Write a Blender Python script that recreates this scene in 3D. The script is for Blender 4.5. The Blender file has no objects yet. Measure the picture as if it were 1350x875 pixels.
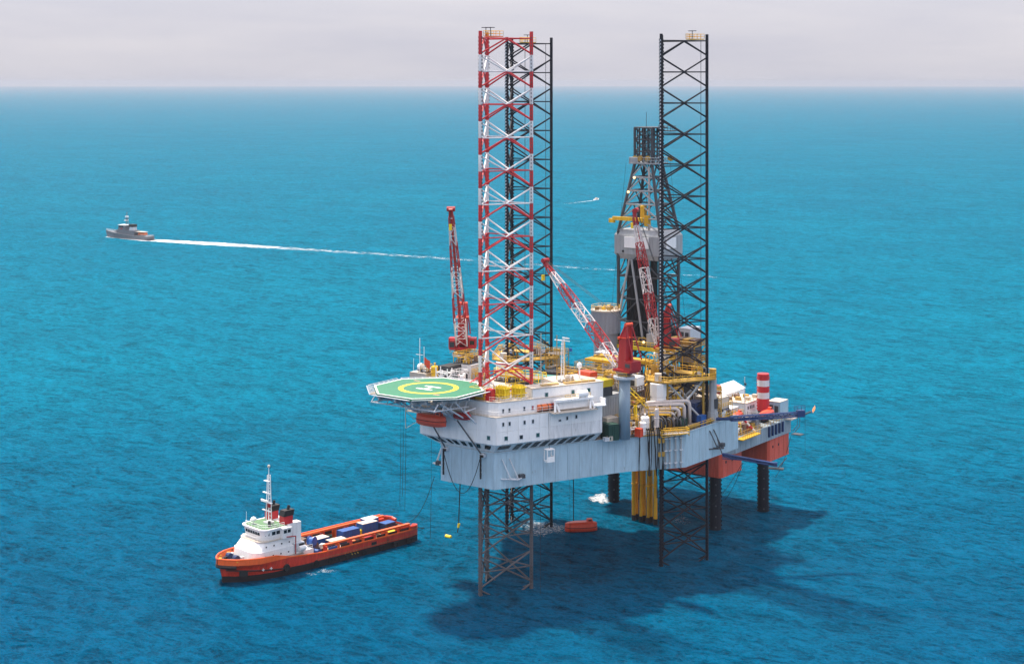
import bpy, math, random
from mathutils import Vector, Matrix
random.seed(7)
R = math.radians
SC = bpy.context.scene
COL = SC.collection

# ---------------------------------------------------------------- camera
cam_d = bpy.data.cameras.new('camera'); cam = bpy.data.objects.new('camera', cam_d); COL.objects.link(cam)
cam.location = (0, 0, 110); cam.rotation_euler = (R(90), 0, 0)
cam_d.sensor_fit = 'HORIZONTAL'; cam_d.sensor_width = 36.0; cam_d.lens = 56.0
cam_d.shift_y = -329.5 / 1350.0
cam_d.clip_start = 1.0; cam_d.clip_end = 120000.0
SC.camera = cam
SC.render.resolution_x, SC.render.resolution_y = 1024, 663

# ---------------------------------------------------------------- world and sun
SUN_EL, SUN_AZ = R(67), R(-42)          # azimuth from +Y towards +X: behind the rig, a little to the left
sdir = Vector((math.sin(SUN_AZ) * math.cos(SUN_EL), math.cos(SUN_AZ) * math.cos(SUN_EL), math.sin(SUN_EL)))
wd = bpy.data.worlds.new('World'); SC.world = wd; wd.use_nodes = True
nt = wd.node_tree; nt.nodes.clear()
def wn(t, **k):
    n = nt.nodes.new(t)
    for a, b in k.items(): setattr(n, a, b)
    return n
out = wn('ShaderNodeOutputWorld'); bg = wn('ShaderNodeBackground')
sky = wn('ShaderNodeTexSky', sky_type='NISHITA', sun_disc=False, sun_elevation=SUN_EL, sun_rotation=SUN_AZ,
         air_density=1.0, dust_density=3.0, ozone_density=1.5, altitude=0)
bg.inputs['Strength'].default_value = 0.1
# a thin high veil of cloud over the whole sky, with soft brighter and greyer banks
tc = wn('ShaderNodeTexCoord'); mp = wn('ShaderNodeMapping'); mp.inputs['Scale'].default_value = (1, 1, 7.0)
nz = wn('ShaderNodeTexNoise'); nz.inputs['Scale'].default_value = 3.4; nz.inputs['Detail'].default_value = 7
nz.inputs['Roughness'].default_value = 0.55
rp = wn('ShaderNodeValToRGB'); rp.color_ramp.elements[0].position = 0.36; rp.color_ramp.elements[1].position = 0.68
rp.color_ramp.elements[0].color = (4.9, 4.9, 5.65, 1); rp.color_ramp.elements[1].color = (6.05, 5.85, 6.25, 1)
mx = wn('ShaderNodeMix', data_type='RGBA')
# hazy overcast veil: pale along the horizon, steadily brighter towards the zenith
mx.inputs[0].default_value = 0.88
sx = wn('ShaderNodeSeparateXYZ'); el = wn('ShaderNodeMapRange')
el.inputs['From Min'].default_value = 0.0; el.inputs['From Max'].default_value = 1.0
el.inputs['To Min'].default_value = 1.0; el.inputs['To Max'].default_value = 2.6
vm = wn('ShaderNodeVectorMath', operation='SCALE')
nt.links.new(tc.outputs['Generated'], sx.inputs[0]); nt.links.new(sx.outputs[2], el.inputs['Value'])
nt.links.new(rp.outputs[0], vm.inputs[0]); nt.links.new(el.outputs[0], vm.inputs['Scale'])
nt.links.new(tc.outputs['Generated'], mp.inputs['Vector']); nt.links.new(mp.outputs[0], nz.inputs['Vector'])
nt.links.new(nz.outputs['Fac'], rp.inputs['Fac'])
nt.links.new(sky.outputs[0], mx.inputs[6]); nt.links.new(vm.outputs[0], mx.inputs[7])
nt.links.new(mx.outputs[2], bg.inputs['Color']); nt.links.new(bg.outputs[0], out.inputs['Surface'])
sun_d = bpy.data.lights.new('sun', 'SUN'); sun_d.energy = 4.8; sun_d.angle = R(3.0); sun_d.color = (1.0, 0.90, 0.76)
sun = bpy.data.objects.new('sun', sun_d); COL.objects.link(sun)
sun.rotation_euler = sdir.to_track_quat('Z', 'Y').to_euler()
sun.location = (-200, 400, 300)

vs = SC.view_settings
vs.view_transform = 'Standard'; vs.look = 'None'; vs.gamma = 1.0; vs.use_curve_mapping = False; vs.exposure = 0.38
SC.render.engine = 'CYCLES'
SC.cycles.max_bounces = 4; SC.cycles.diffuse_bounces = 2; SC.cycles.glossy_bounces = 2
SC.cycles.use_adaptive_sampling = True; SC.cycles.adaptive_threshold = 0.02
SC.cycles.volume_bounces = 0; SC.cycles.transparent_max_bounces = 8
SC.cycles.use_denoising = True
SC.cycles.caustics_reflective = False; SC.cycles.caustics_refractive = False

# ---------------------------------------------------------------- materials
MATS = {}
def paint(name, col, rough=0.5, metal=0.0, var=0.10, rust=0.0, streak=0.35, emit=None, spec=0.5):
    """painted or bare surface: uneven colour, vertical weather streaks, rust patches"""
    m = bpy.data.materials.new(name); m.use_nodes = True; t = m.node_tree; n = t.nodes; l = t.links
    b = n['Principled BSDF']
    b.inputs['Roughness'].default_value = rough; b.inputs['Metallic'].default_value = metal
    b.inputs['Specular IOR Level'].default_value = spec
    geo = n.new('ShaderNodeNewGeometry')
    sc = n.new('ShaderNodeVectorMath'); sc.operation = 'MULTIPLY'; sc.inputs[1].default_value = (1.6, 1.6, 0.22)
    l.new(geo.outputs['Position'], sc.inputs[0])
    no = n.new('ShaderNodeTexNoise'); no.inputs['Scale'].default_value = 1.0; no.inputs['Detail'].default_value = 5
    no.inputs['Roughness'].default_value = 0.65
    l.new(sc.outputs[0], no.inputs['Vector'])
    oi = n.new('ShaderNodeObjectInfo')
    # value multiplier = 1 + var*(random-.5)*2*.6 + streak*(noise-.5)
    a = n.new('ShaderNodeMapRange'); a.inputs['To Min'].default_value = 1 - var; a.inputs['To Max'].default_value = 1 + var
    l.new(oi.outputs['Random'], a.inputs['Value'])
    c = n.new('ShaderNodeMapRange'); c.inputs['From Min'].default_value = 0.25; c.inputs['From Max'].default_value = 0.75
    c.inputs['To Min'].default_value = 1 - streak * .7; c.inputs['To Max'].default_value = 1 + streak * .4
    l.new(no.outputs['Fac'], c.inputs['Value'])
    mu = n.new('ShaderNodeMath'); mu.operation = 'MULTIPLY'; l.new(a.outputs[0], mu.inputs[0]); l.new(c.outputs[0], mu.inputs[1])
    hs = n.new('ShaderNodeHueSaturation'); hs.inputs['Color'].default_value = (*col, 1); l.new(mu.outputs[0], hs.inputs['Value'])
    last = hs.outputs[0]
    if rust > 0:
        n2 = n.new('ShaderNodeTexNoise'); n2.inputs['Scale'].default_value = 0.55; n2.inputs['Detail'].default_value = 8
        n2.inputs['Roughness'].default_value = 0.7
        s2 = n.new('ShaderNodeVectorMath'); s2.operation = 'MULTIPLY'; s2.inputs[1].default_value = (1.5, 1.5, 0.5)
        l.new(geo.outputs['Position'], s2.inputs[0]); l.new(s2.outputs[0], n2.inputs['Vector'])
        rr = n.new('ShaderNodeMapRange'); rr.inputs['From Min'].default_value = 0.70 - rust * .35; rr.inputs['From Max'].default_value = 0.82 - rust * .3
        l.new(n2.outputs['Fac'], rr.inputs['Value'])
        mm = n.new('ShaderNodeMix'); mm.data_type = 'RGBA'; mm.inputs[7].default_value = (0.115, 0.048, 0.024, 1)
        l.new(rr.outputs[0], mm.inputs[0]); l.new(last, mm.inputs[6]); last = mm.outputs[2]
    l.new(last, b.inputs['Base Color'])
    if emit:
        b.inputs['Emission Color'].default_value = (*emit[0], 1); b.inputs['Emission Strength'].default_value = emit[1]
    MATS[name] = m
    return m

paint('hull_blue', (0.42, 0.58, 0.68), .55, var=.05, rust=.16, streak=.3)
paint('white', (0.90, 0.90, 0.90), .5, var=.03, rust=.06, streak=.16)
paint('platform_grey', (0.30, 0.37, 0.43), .55, var=.06, rust=.16, streak=.35)
paint('pedestal_blue', (0.25, 0.34, 0.42), .5, var=.04, rust=.08, streak=.25)
paint('white_worn', (0.80, 0.80, 0.81), .55, var=.05, rust=.30, streak=.45)
paint('cream', (0.60, 0.53, 0.45), .55, var=.08, rust=.12, streak=.3)
paint('grey', (0.36, 0.38, 0.40), .55, var=.08, rust=.12, streak=.3)
paint('pale_grey', (0.60, 0.64, 0.69), .5, var=.06, rust=.08, streak=.25)
paint('dark_grey', (0.055, 0.06, 0.07), .6, var=.15, rust=.15, streak=.3)
paint('black_leg', (0.012, 0.013, 0.020), .55, var=.15, rust=.06, streak=.3, spec=.3)
paint('black', (0.012, 0.012, 0.014), .6, var=.1, streak=.3)
paint('rubber', (0.014, 0.014, 0.015), .85, var=.1, streak=.2)
paint('leg_red', (0.58, 0.022, 0.028), .45, var=.06, rust=.06, streak=.2)
paint('leg_white', (0.78, 0.76, 0.76), .45, var=.04, rust=.08, streak=.2)
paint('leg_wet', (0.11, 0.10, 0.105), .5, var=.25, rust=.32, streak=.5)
paint('crane_red', (0.40, 0.014, 0.020), .45, var=.08, rust=.06, streak=.25)
paint('crane_white', (0.74, 0.70, 0.70), .5, var=.05, rust=.12, streak=.25)
paint('orange_red', (0.68, 0.065, 0.022), .45, var=.06, rust=.05, streak=.25)
paint('lifeboat_red', (0.74, 0.085, 0.04), .4, var=.05, streak=.25)
paint('orange', (0.80, 0.16, 0.025), .45, var=.08, streak=.2)
paint('yellow', (0.76, 0.44, 0.02), .5, var=.12, rust=.12, streak=.3)
paint('bright_yellow', (0.92, 0.66, 0.015), .45, var=.08, rust=.05, streak=.2)
paint('gold', (0.50, 0.30, 0.05), .55, var=.15, rust=.2, streak=.3)
paint('riser_yellow', (0.86, 0.42, 0.01), .5, var=.12, rust=.2, streak=.45)
paint('heli_green', (0.026, 0.19, 0.10), .6, var=.02, streak=.3)
paint('heli_yellow', (0.70, 0.55, 0.03), .55, var=.02, streak=.12)
paint('mark_white', (0.82, 0.82, 0.80), .55, var=.02, streak=.12)
paint('mark_pink', (0.55, 0.30, 0.22), .6, var=.02, streak=.3)
paint('deck_green', (0.10, 0.22, 0.10), .6, var=.05, streak=.4)
paint('container_green', (0.012, 0.060, 0.045), .5, var=.1, streak=.3)
paint('teal', (0.03, 0.22, 0.20), .5, var=.1, streak=.3)
paint('blue', (0.018, 0.10, 0.36), .5, var=.15, rust=.06, streak=.3)
paint('boom_blue', (0.012, 0.045, 0.16), .5, var=.1, rust=.06, streak=.3)
paint('tank_grey', (0.24, 0.27, 0.33), .5, var=.05, rust=.1, streak=.3)
paint('navy', (0.016, 0.04, 0.13), .5, var=.1, rust=.06, streak=.3)
paint('pontoon_red', (0.66, 0.10, 0.055), .55, var=.06, rust=.14, streak=.35)
paint('navy_grey', (0.15, 0.16, 0.18), .5, var=.05, streak=.2)
paint('rust_steel', (0.17, 0.105, 0.08), .7, var=.2, rust=.4, streak=.5)
paint('pipe_pale', (0.62, 0.55, 0.52), .45, var=.08, rust=.12, streak=.3)
paint('deck_steel', (0.30, 0.26, 0.23), .7, var=.1, rust=.3, streak=.5)
paint('deck_wood', (0.33, 0.19, 0.09), .75, var=.15, streak=.4)
paint('ship_red', (0.74, 0.050, 0.020), .45, var=.04, rust=.36, streak=.5)
paint('ship_orange', (0.82, 0.125, 0.02), .45, var=.05, rust=.08, streak=.25)
paint('ship_dark', (0.022, 0.013, 0.014), .6, var=.1, rust=.18, streak=.4)
paint('glass', (0.012, 0.020, 0.026), .12, var=.2, streak=.2)
paint('glass_teal', (0.03, 0.10, 0.10), .15, var=.3, streak=.2)
paint('lamp', (0.9, 0.6, 0.3), .4, emit=((1.0, 0.55, 0.22), 2.2))
paint('flame', (0.8, 0.3, 0.1), .9, emit=((1.0, 0.40, 0.18), .55))
M = MATS

def foam_mat(name, thr, soft, scale, edge=None):
    m = bpy.data.materials.new(name); m.use_nodes = True; t = m.node_tree; n = t.nodes; l = t.links
    b = n['Principled BSDF']; b.inputs['Base Color'].default_value = (0.80, 0.83, 0.85, 1); b.inputs['Roughness'].default_value = .9
    geo = n.new('ShaderNodeNewGeometry'); no = n.new('ShaderNodeTexNoise'); no.inputs['Scale'].default_value = scale
    no.inputs['Detail'].default_value = 8; no.inputs['Roughness'].default_value = .72
    l.new(geo.outputs['Position'], no.inputs['Vector'])
    at = n.new('ShaderNodeAttribute'); at.attribute_name = 'cover'     # how thick the foam lies
    ad = n.new('ShaderNodeMath'); ad.operation = 'ADD'; l.new(no.outputs['Fac'], ad.inputs[0]); l.new(at.outputs['Fac'], ad.inputs[1])
    r = n.new('ShaderNodeMapRange'); r.inputs['From Min'].default_value = thr; r.inputs['From Max'].default_value = thr + soft
    l.new(ad.outputs[0], r.inputs['Value']); l.new(r.outputs[0], b.inputs['Alpha'])
    MATS[name] = m
foam_mat('foam', 1.0, .34, .2)
foam_mat('foam_fine', 1.0, .42, 1.1)

# sea
def sea_mat():
    m = bpy.data.materials.new('sea_water'); m.use_nodes = True; t = m.node_tree; n = t.nodes; l = t.links
    n.remove(n['Principled BSDF']); out_ = n['Material Output']
    df = n.new('ShaderNodeBsdfDiffuse'); gl = n.new('ShaderNodeBsdfGlossy'); gl.inputs['Roughness'].default_value = 0.2; gl.inputs['Color'].default_value = (.7, .9, 1, 1)
    geo = n.new('ShaderNodeNewGeometry')
    def noise(scale, detail, rough, ang=0.0, aspect=1.0, dist=0.0):
        """noise drawn out 'aspect' times along the direction 'ang'"""
        vr = n.new('ShaderNodeVectorRotate'); vr.rotation_type = 'Z_AXIS'; vr.inputs['Angle'].default_value = -ang
        l.new(geo.outputs['Position'], vr.inputs['Vector'])
        sc = n.new('ShaderNodeVectorMath'); sc.operation = 'MULTIPLY'; sc.inputs[1].default_value = (1 / aspect, 1, 1); l.new(vr.outputs[0], sc.inputs[0])
        k = n.new('ShaderNodeTexNoise'); k.inputs['Scale'].default_value = scale; k.inputs['Detail'].default_value = detail
        k.inputs['Roughness'].default_value = rough; k.inputs['Distortion'].default_value = dist; l.new(sc.outputs[0], k.inputs['Vector'])
        return k.outputs['Fac']
    def mth(op, x, y=0.0):
        k = n.new('ShaderNodeMath'); k.operation = op
        for i, q in enumerate((x, y)):
            if isinstance(q, (int, float)): k.inputs[i].default_value = q
            else: l.new(q, k.inputs[i])
        return k.outputs[0]
    def mad(x, a_, b_): return mth('ADD', mth('MULTIPLY', x, a_), b_)
    def ridge(x): return mth('SUBTRACT', 1.0, mth('ABSOLUTE', mad(x, 2.0, -1.0)))
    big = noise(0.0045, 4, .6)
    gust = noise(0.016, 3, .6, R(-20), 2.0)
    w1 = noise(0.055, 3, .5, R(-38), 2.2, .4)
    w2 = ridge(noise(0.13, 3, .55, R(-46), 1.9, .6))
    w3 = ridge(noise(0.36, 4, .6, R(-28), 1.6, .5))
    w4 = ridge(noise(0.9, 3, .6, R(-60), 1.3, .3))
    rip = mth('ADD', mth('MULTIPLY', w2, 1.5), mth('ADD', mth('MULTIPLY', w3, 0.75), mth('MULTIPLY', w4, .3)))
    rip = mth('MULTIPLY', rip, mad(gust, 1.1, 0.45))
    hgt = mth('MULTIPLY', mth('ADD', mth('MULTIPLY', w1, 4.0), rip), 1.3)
    bp = n.new('ShaderNodeBump'); bp.inputs['Strength'].default_value = 1.0; bp.inputs['Distance'].default_value = 1.0
    l.new(hgt, bp.inputs['Height'])
    for x in (df, gl): l.new(bp.outputs[0], x.inputs['Normal'])
    # vignette-like shading painted into the colour: darker blue near, paler beyond the rig
    sep = n.new('ShaderNodeSeparateXYZ'); l.new(geo.outputs['Position'], sep.inputs[0])
    ygrad = n.new('ShaderNodeMapRange'); ygrad.interpolation_type = 'SMOOTHSTEP'; ygrad.inputs['From Min'].default_value = 270; ygrad.inputs['From Max'].default_value = 640
    l.new(sep.outputs[1], ygrad.inputs['Value'])
    fac = mth('ADD', mth('MULTIPLY', ygrad.outputs[0], .75), mth('MULTIPLY', mth('SUBTRACT', big, .38), .5))
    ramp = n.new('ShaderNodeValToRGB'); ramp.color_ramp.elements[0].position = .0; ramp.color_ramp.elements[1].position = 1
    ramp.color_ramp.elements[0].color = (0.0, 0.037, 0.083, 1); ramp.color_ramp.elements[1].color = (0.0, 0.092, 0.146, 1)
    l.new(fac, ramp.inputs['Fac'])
    # light through thin crests painted into the colour: paler crests, darker troughs
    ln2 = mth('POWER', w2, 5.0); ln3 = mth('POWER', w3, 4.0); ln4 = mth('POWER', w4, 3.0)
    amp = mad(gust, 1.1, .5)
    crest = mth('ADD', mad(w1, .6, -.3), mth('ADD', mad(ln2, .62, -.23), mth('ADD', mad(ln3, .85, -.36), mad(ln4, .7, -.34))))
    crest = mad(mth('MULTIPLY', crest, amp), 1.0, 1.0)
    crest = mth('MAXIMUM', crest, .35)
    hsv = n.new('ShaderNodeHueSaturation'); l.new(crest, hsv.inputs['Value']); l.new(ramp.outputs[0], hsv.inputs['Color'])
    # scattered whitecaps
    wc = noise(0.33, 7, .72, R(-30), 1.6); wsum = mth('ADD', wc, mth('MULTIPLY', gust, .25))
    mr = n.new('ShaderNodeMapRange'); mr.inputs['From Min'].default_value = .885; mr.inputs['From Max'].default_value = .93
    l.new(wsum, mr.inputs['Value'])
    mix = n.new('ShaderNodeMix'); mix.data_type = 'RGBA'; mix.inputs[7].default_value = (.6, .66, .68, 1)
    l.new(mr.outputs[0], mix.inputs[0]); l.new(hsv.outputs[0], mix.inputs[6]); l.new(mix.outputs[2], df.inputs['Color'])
    fr = n.new('ShaderNodeFresnel'); fr.inputs['IOR'].default_value = 1.33; l.new(bp.outputs[0], fr.inputs['Normal'])
    ff = mth('MULTIPLY', mth('POWER', fr.outputs[0], 3.0), .22)
    ms = n.new('ShaderNodeMixShader'); l.new(ff, ms.inputs[0]); l.new(df.outputs[0], ms.inputs[1]); l.new(gl.outputs[0], ms.inputs[2])
    l.new(ms.outputs[0], out_.inputs['Surface'])
    return m
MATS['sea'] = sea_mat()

# ---------------------------------------------------------------- mesh helpers
_off = Vector((0, 0, 0))
class MB:
    def __init__(s): s.v = []; s.f = []
    def add(s, vs, fs):
        o = len(s.v); s.v += [tuple(p) for p in vs]; s.f += [tuple(i + o for i in q) for q in fs]; return s
    def box(s, c, d, rz=0.0, rx=0.0, ry=0.0):
        m = Matrix.Rotation(rz, 3, 'Z') @ Matrix.Rotation(ry, 3, 'Y') @ Matrix.Rotation(rx, 3, 'X')
        vs = [Vector(c) + m @ Vector((x * d[0] / 2, y * d[1] / 2, z * d[2] / 2)) for z in (-1, 1) for x, y in ((-1, -1), (1, -1), (1, 1), (-1, 1))]
        return s.add(vs, [(3, 2, 1, 0), (4, 5, 6, 7), (0, 1, 5, 4), (1, 2, 6, 5), (2, 3, 7, 6), (3, 0, 4, 7)])
    def prism(s, poly, z0, z1, poly2=None):
        n = len(poly); p2 = poly2 or poly
        area = sum(poly[i][0] * poly[(i + 1) % n][1] - poly[(i + 1) % n][0] * poly[i][1] for i in range(n))
        if area < 0: poly = poly[::-1]; p2 = p2[::-1]
        vs = [(p[0], p[1], z0) for p in poly] + [(p[0], p[1], z1) for p in p2]
        return s.add(vs, [tuple(range(n - 1, -1, -1)), tuple(range(n, 2 * n))] + [(i, (i + 1) % n, n + (i + 1) % n, n + i) for i in range(n)])
    def tube(s, p, q, r, n=8, r2=None):
        p, q = Vector(p), Vector(q); r2 = r if r2 is None else r2
        m = (q - p).to_track_quat('Z', 'Y').to_matrix()
        vs = []
        for c, rr in ((p, r), (q, r2)):
            vs += [c + m @ Vector((rr * math.cos(2 * math.pi * i / n), rr * math.sin(2 * math.pi * i / n), 0)) for i in range(n)]
        return s.add(vs, [tuple(range(n - 1, -1, -1)), tuple(range(n, 2 * n))] + [(i, (i + 1) % n, n + (i + 1) % n, n + i) for i in range(n)])
    def path(s, pts, r, n=6):
        pts = [Vector(p) for p in pts]; o = len(s.v); k = len(pts)
        for i, p in enumerate(pts):
            d = (pts[min(i + 1, k - 1)] - pts[max(i - 1, 0)]).normalized()
            m = d.to_track_quat('Z', 'Y').to_matrix()
            s.v += [tuple(p + m @ Vector((r * math.cos(2 * math.pi * j / n), r * math.sin(2 * math.pi * j / n), 0))) for j in range(n)]
        for i in range(k - 1):
            for j in range(n):
                s.f.append((o + i * n + j, o + i * n + (j + 1) % n, o + (i + 1) * n + (j + 1) % n, o + (i + 1) * n + j))
        s.f.append(tuple(o + j for j in range(n - 1, -1, -1))); s.f.append(tuple(o + (k - 1) * n + j for j in range(n)))
        return s
    def lathe(s, c, prof, n=16):
        o = len(s.v); k = len(prof)
        for r, z in prof:
            s.v += [(c[0] + r * math.cos(2 * math.pi * j / n), c[1] + r * math.sin(2 * math.pi * j / n), c[2] + z) for j in range(n)]
        for i in range(k - 1):
            for j in range(n):
                s.f.append((o + i * n + j, o + i * n + (j + 1) % n, o + (i + 1) * n + (j + 1) % n, o + (i + 1) * n + j))
        s.f.append(tuple(o + j for j in range(n - 1, -1, -1))); s.f.append(tuple(o + (k - 1) * n + j for j in range(n)))
        return s
    def loft(s, rings, close=True):
        o = len(s.v); k = len(rings); n = len(rings[0])
        for r in rings: s.v += [tuple(p) for p in r]
        for i in range(k - 1):
            for j in range(n if close else n - 1):
                s.f.append((o + i * n + j, o + i * n + (j + 1) % n, o + (i + 1) * n + (j + 1) % n, o + (i + 1) * n + j))
        if close:
            s.f.append(tuple(o + j for j in range(n - 1, -1, -1))); s.f.append(tuple(o + (k - 1) * n + j for j in range(n)))
        return s
    def rail(s, pts, h=1.1, step=2.0, r=.045, closed=False):
        """posts, a top rail and a middle rail along a line of points"""
        pts = [Vector(p) for p in pts]
        if closed: pts.append(pts[0])
        for p, q in zip(pts, pts[1:]):
            L = (q - p).length; k = max(1, round(L / step))
            for i in range(k + 1):
                c = p.lerp(q, i / k); s.tube(c, c + Vector((0, 0, h)), r, 4)
            for zz in (h, h * .5): s.tube(p + Vector((0, 0, zz)), q + Vector((0, 0, zz)), r, 4)
        return s
    def build(s, name, mat, parent=None, smooth=False):
        me = bpy.data.meshes.new(name)
        me.from_pydata([(x - _off.x, y - _off.y, z - _off.z) for x, y, z in s.v], [], s.f)
        if smooth:
            me.polygons.foreach_set('use_smooth', [True] * len(me.polygons))
        me.materials.append(M[mat]); me.update()
        o = bpy.data.objects.new(name, me); COL.objects.link(o)
        if parent: o.parent = parent
        return o

_unit = {}
def unit_mesh(kind, mat, n=6):
    k = (kind, mat, n)
    if k not in _unit:
        me = bpy.data.meshes.new(kind)
        b = MB()
        if kind == 'bar': b.tube((0, 0, 0), (0, 0, 1), 1, n)
        else: b.box((0, 0, 0), (1, 1, 1))
        me.from_pydata(b.v, [], b.f); me.materials.append(M[mat]); me.update()
        if kind == 'bar' and n > 6: me.polygons.foreach_set('use_smooth', [len(p.vertices) == 4 for p in me.polygons])
        _unit[k] = me
    return _unit[k]
def rod(name, p, q, r, mat, parent, n=6):
    p, q = Vector(p) - _off, Vector(q) - _off; d = q - p
    o = bpy.data.objects.new(name, unit_mesh('bar', mat, n)); COL.objects.link(o); o.parent = parent
    o.matrix_basis = Matrix.Translation(p) @ d.to_track_quat('Z', 'Y').to_matrix().to_4x4() @ Matrix.Diagonal((r, r, d.length, 1))
    return o
def blk(name, c, d, mat, parent, rz=0.0, rx=0.0, ry=0.0):
    o = bpy.data.objects.new(name, unit_mesh('block', mat)); COL.objects.link(o); o.parent = parent
    m = Matrix.Rotation(rz, 4, 'Z') @ Matrix.Rotation(ry, 4, 'Y') @ Matrix.Rotation(rx, 4, 'X')
    o.matrix_basis = Matrix.Translation(Vector(c) - _off) @ m @ Matrix.Diagonal((d[0], d[1], d[2], 1))
    return o

# rig frame: a = starboard, b = aft, z = up; origin at the forward leg
RO = Vector((-2.7, 347.0, 0)); RA = R(-36)
def W(a, b, z=0.0):
    c, s_ = math.cos(RA), math.sin(RA)
    return Vector((RO.x + a * c - b * s_, RO.y + a * s_ + b * c, z))
def tag(o, label=None, cat=None, group=None, kind=None):
    if label: o['label'] = label
    if cat: o['category'] = cat
    if group: o['group'] = group
    if kind: o['kind'] = kind
    return o
def thing(name, label, cat, abz, group=None, rz=None):
    """a thing on the rig: an Empty at its base. With rz None its parts are given in rig coordinates, else in the thing's own"""
    global _off
    o = bpy.data.objects.new(name, None); COL.objects.link(o); o.empty_display_size = .5
    o.location = W(*abz); o.rotation_euler = (0, 0, RA + (rz or 0.0))
    _off = Vector(abz) if rz is None else Vector((0, 0, 0))
    return tag(o, label, cat, group)
def world_thing(name, label, cat, loc, rz=0.0, group=None):
    global _off
    o = bpy.data.objects.new(name, None); COL.objects.link(o)
    o.location = loc; o.rotation_euler = (0, 0, rz); _off = Vector((0, 0, 0))
    return tag(o, label, cat, group)
def copy_tree(o, parent=None):
    c = o.copy(); COL.objects.link(c); c.parent = parent
    for ch in o.children: copy_tree(ch, c)
    return c

# ---------------------------------------------------------------- sea and air
b = MB(); N = 96
rings = [0, 260, 420, 800, 1600, 4000, 12000, 38000]
b.v.append((0, 0, 0))
for r in rings[1:]:
    b.v += [(r * math.cos(2 * math.pi * i / N), r * math.sin(2 * math.pi * i / N), 0) for i in range(N)]
for i in range(N): b.f.append((0, 1 + i, 1 + (i + 1) % N))
for k in range(len(rings) - 2):
    for i in range(N):
        x, y = 1 + k * N, 1 + (k + 1) * N
        b.f.append((x + i, y + i, y + (i + 1) % N, x + (i + 1) % N))
_off = Vector((0, 0, 0))
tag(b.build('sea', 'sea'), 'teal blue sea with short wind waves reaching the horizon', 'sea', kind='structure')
hz = MB(); hz.box((0, 0, 63), (78000, 78000, 128))
ho = hz.build('haze', 'white'); hm = bpy.data.materials.new('haze_air'); hm.use_nodes = True; hm.node_tree.nodes.clear()
hv = hm.node_tree.nodes.new('ShaderNodeVolumePrincipled'); hout = hm.node_tree.nodes.new('ShaderNodeOutputMaterial')
hv.inputs['Color'].default_value = (0.55, 0.60, 0.70, 1); hv.inputs['Density'].default_value = 5.2e-5; hv.inputs['Anisotropy'].default_value = 0.2
hm.node_tree.links.new(hv.outputs[0], hout.inputs['Volume'])
ho.data.materials[0] = hm
tag(ho, 'pale sea haze softening the far water', 'haze', kind='stuff')

# ================================================================ the rig: hull
def inset_line(p, q, d):
    p, q = Vector(p), Vector(q); t = (q - p).normalized(); nrm = Vector((t.y, -t.x)); return p + nrm * d, q + nrm * d
HULL = [(-8.3, -10.0), (5.9, -10.0), (20.0, 19.7), (28.6, 31.0), (29.3, 54.5), (-31.7, 54.5), (-31.0, 31.0), (-22.4, 19.7)]
HZ0, HZ1 = 24.1, 31.9
hull = thing('jack_up_hull', 'pale blue-grey steel hull of the drilling rig raised above the sea', 'rig hull', (-1.2, 20, HZ0))
MB().prism(HULL, HZ0, HZ1 - .05).build('hull_body', 'hull_blue', hull)
MB().prism([(p[0] * .995, p[1] * .995) for p in HULL], HZ1 - .046, HZ1).build('main_deck', 'deck_steel', hull)
n = len(HULL)
for i in range(n):
    p, q = Vector(HULL[i]), Vector(HULL[(i + 1) % n]); L = (q - p).length; t = (q - p) / L; nr = Vector((t.y, -t.x))
    k = max(2, round(L / 3.0)); ang = math.atan2(t.y, t.x)
    if i in (4, 5, 6): continue
    for j in range(k):
        c = p + t * (L * (j + .5) / k) + nr * .02
        blk('hull_plate', (c.x, c.y, (HZ0 + HZ1) / 2), (L / k - .09, .08, HZ1 - HZ0 - .02), 'hull_blue', hull, ang)
    # stiffener rail under the deck edge
    c = p + t * L / 2 + nr * .09
    blk('deck_edge', (c.x, c.y, HZ1 - .12), (L - .05, .22, .26), 'hull_blue' if i != 2 else 'gold', hull, ang)
rl = MB()
rl.rail([(20.4, 20.6, HZ1), (28.3, 31.0, HZ1), (29.0, 54.0, HZ1)], 1.1, 1.6, .06)
rl.build('deck_railing', 'yellow', hull)
# anchor racks: a pointed cradle on two raking struts, standing off the hull side
def anchor_rack(p, t, nr, z, w, mat):
    p = Vector((*p, 0)); t = Vector((*t, 0)); nr = Vector((*nr, 0)); Z = Vector((0, 0, 1))
    m = MB()
    a, b_, c = p - t * w + Z * z, p + t * w + Z * z, p + nr * 2.1 + Z * z
    m.tube(a, c, .16); m.tube(c, b_, .16); m.tube(p - t * w * .35 + Z * z, p + nr * 1.3 + Z * z, .11); m.tube(p + t * w * .35 + Z * z, p + nr * 1.3 + Z * z, .11)
    o = m.build('anchor_rack', mat, hull)
    for s_ in (-.45, .15):
        st = MB().tube(p + t * w * s_ + nr * 1.4 + Z * z, p + t * w * (s_ - .5) + nr * .1 + Z * (z + 4.2), .13)
        st.build('strut', mat, o)
    MB().box(p + t * w * .55 + nr * .8 + Z * (z + .3), (1.3, .9, .8), math.atan2(t.y, t.x)).build('anchor', 'dark_grey', o)
d1 = (Vector(HULL[2]) - Vector(HULL[1])).normalized(); n1 = Vector((d1.y, -d1.x))
d3 = (Vector(HULL[4]) - Vector(HULL[3])).normalized(); n3 = Vector((d3.y, -d3.x))
anchor_rack(Vector(HULL[1]) + d1 * 4.6 + n1 * .1, d1, n1, 26.2, 2.9, 'pale_grey')
anchor_rack(Vector(HULL[3]) + d3 * 13.0 + n3 * .1, d3, n3, 26.3, 2.9, 'dark_grey')
d7 = (Vector(HULL[0]) - Vector(HULL[7])).normalized(); n7 = Vector((d7.y, -d7.x))
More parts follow.
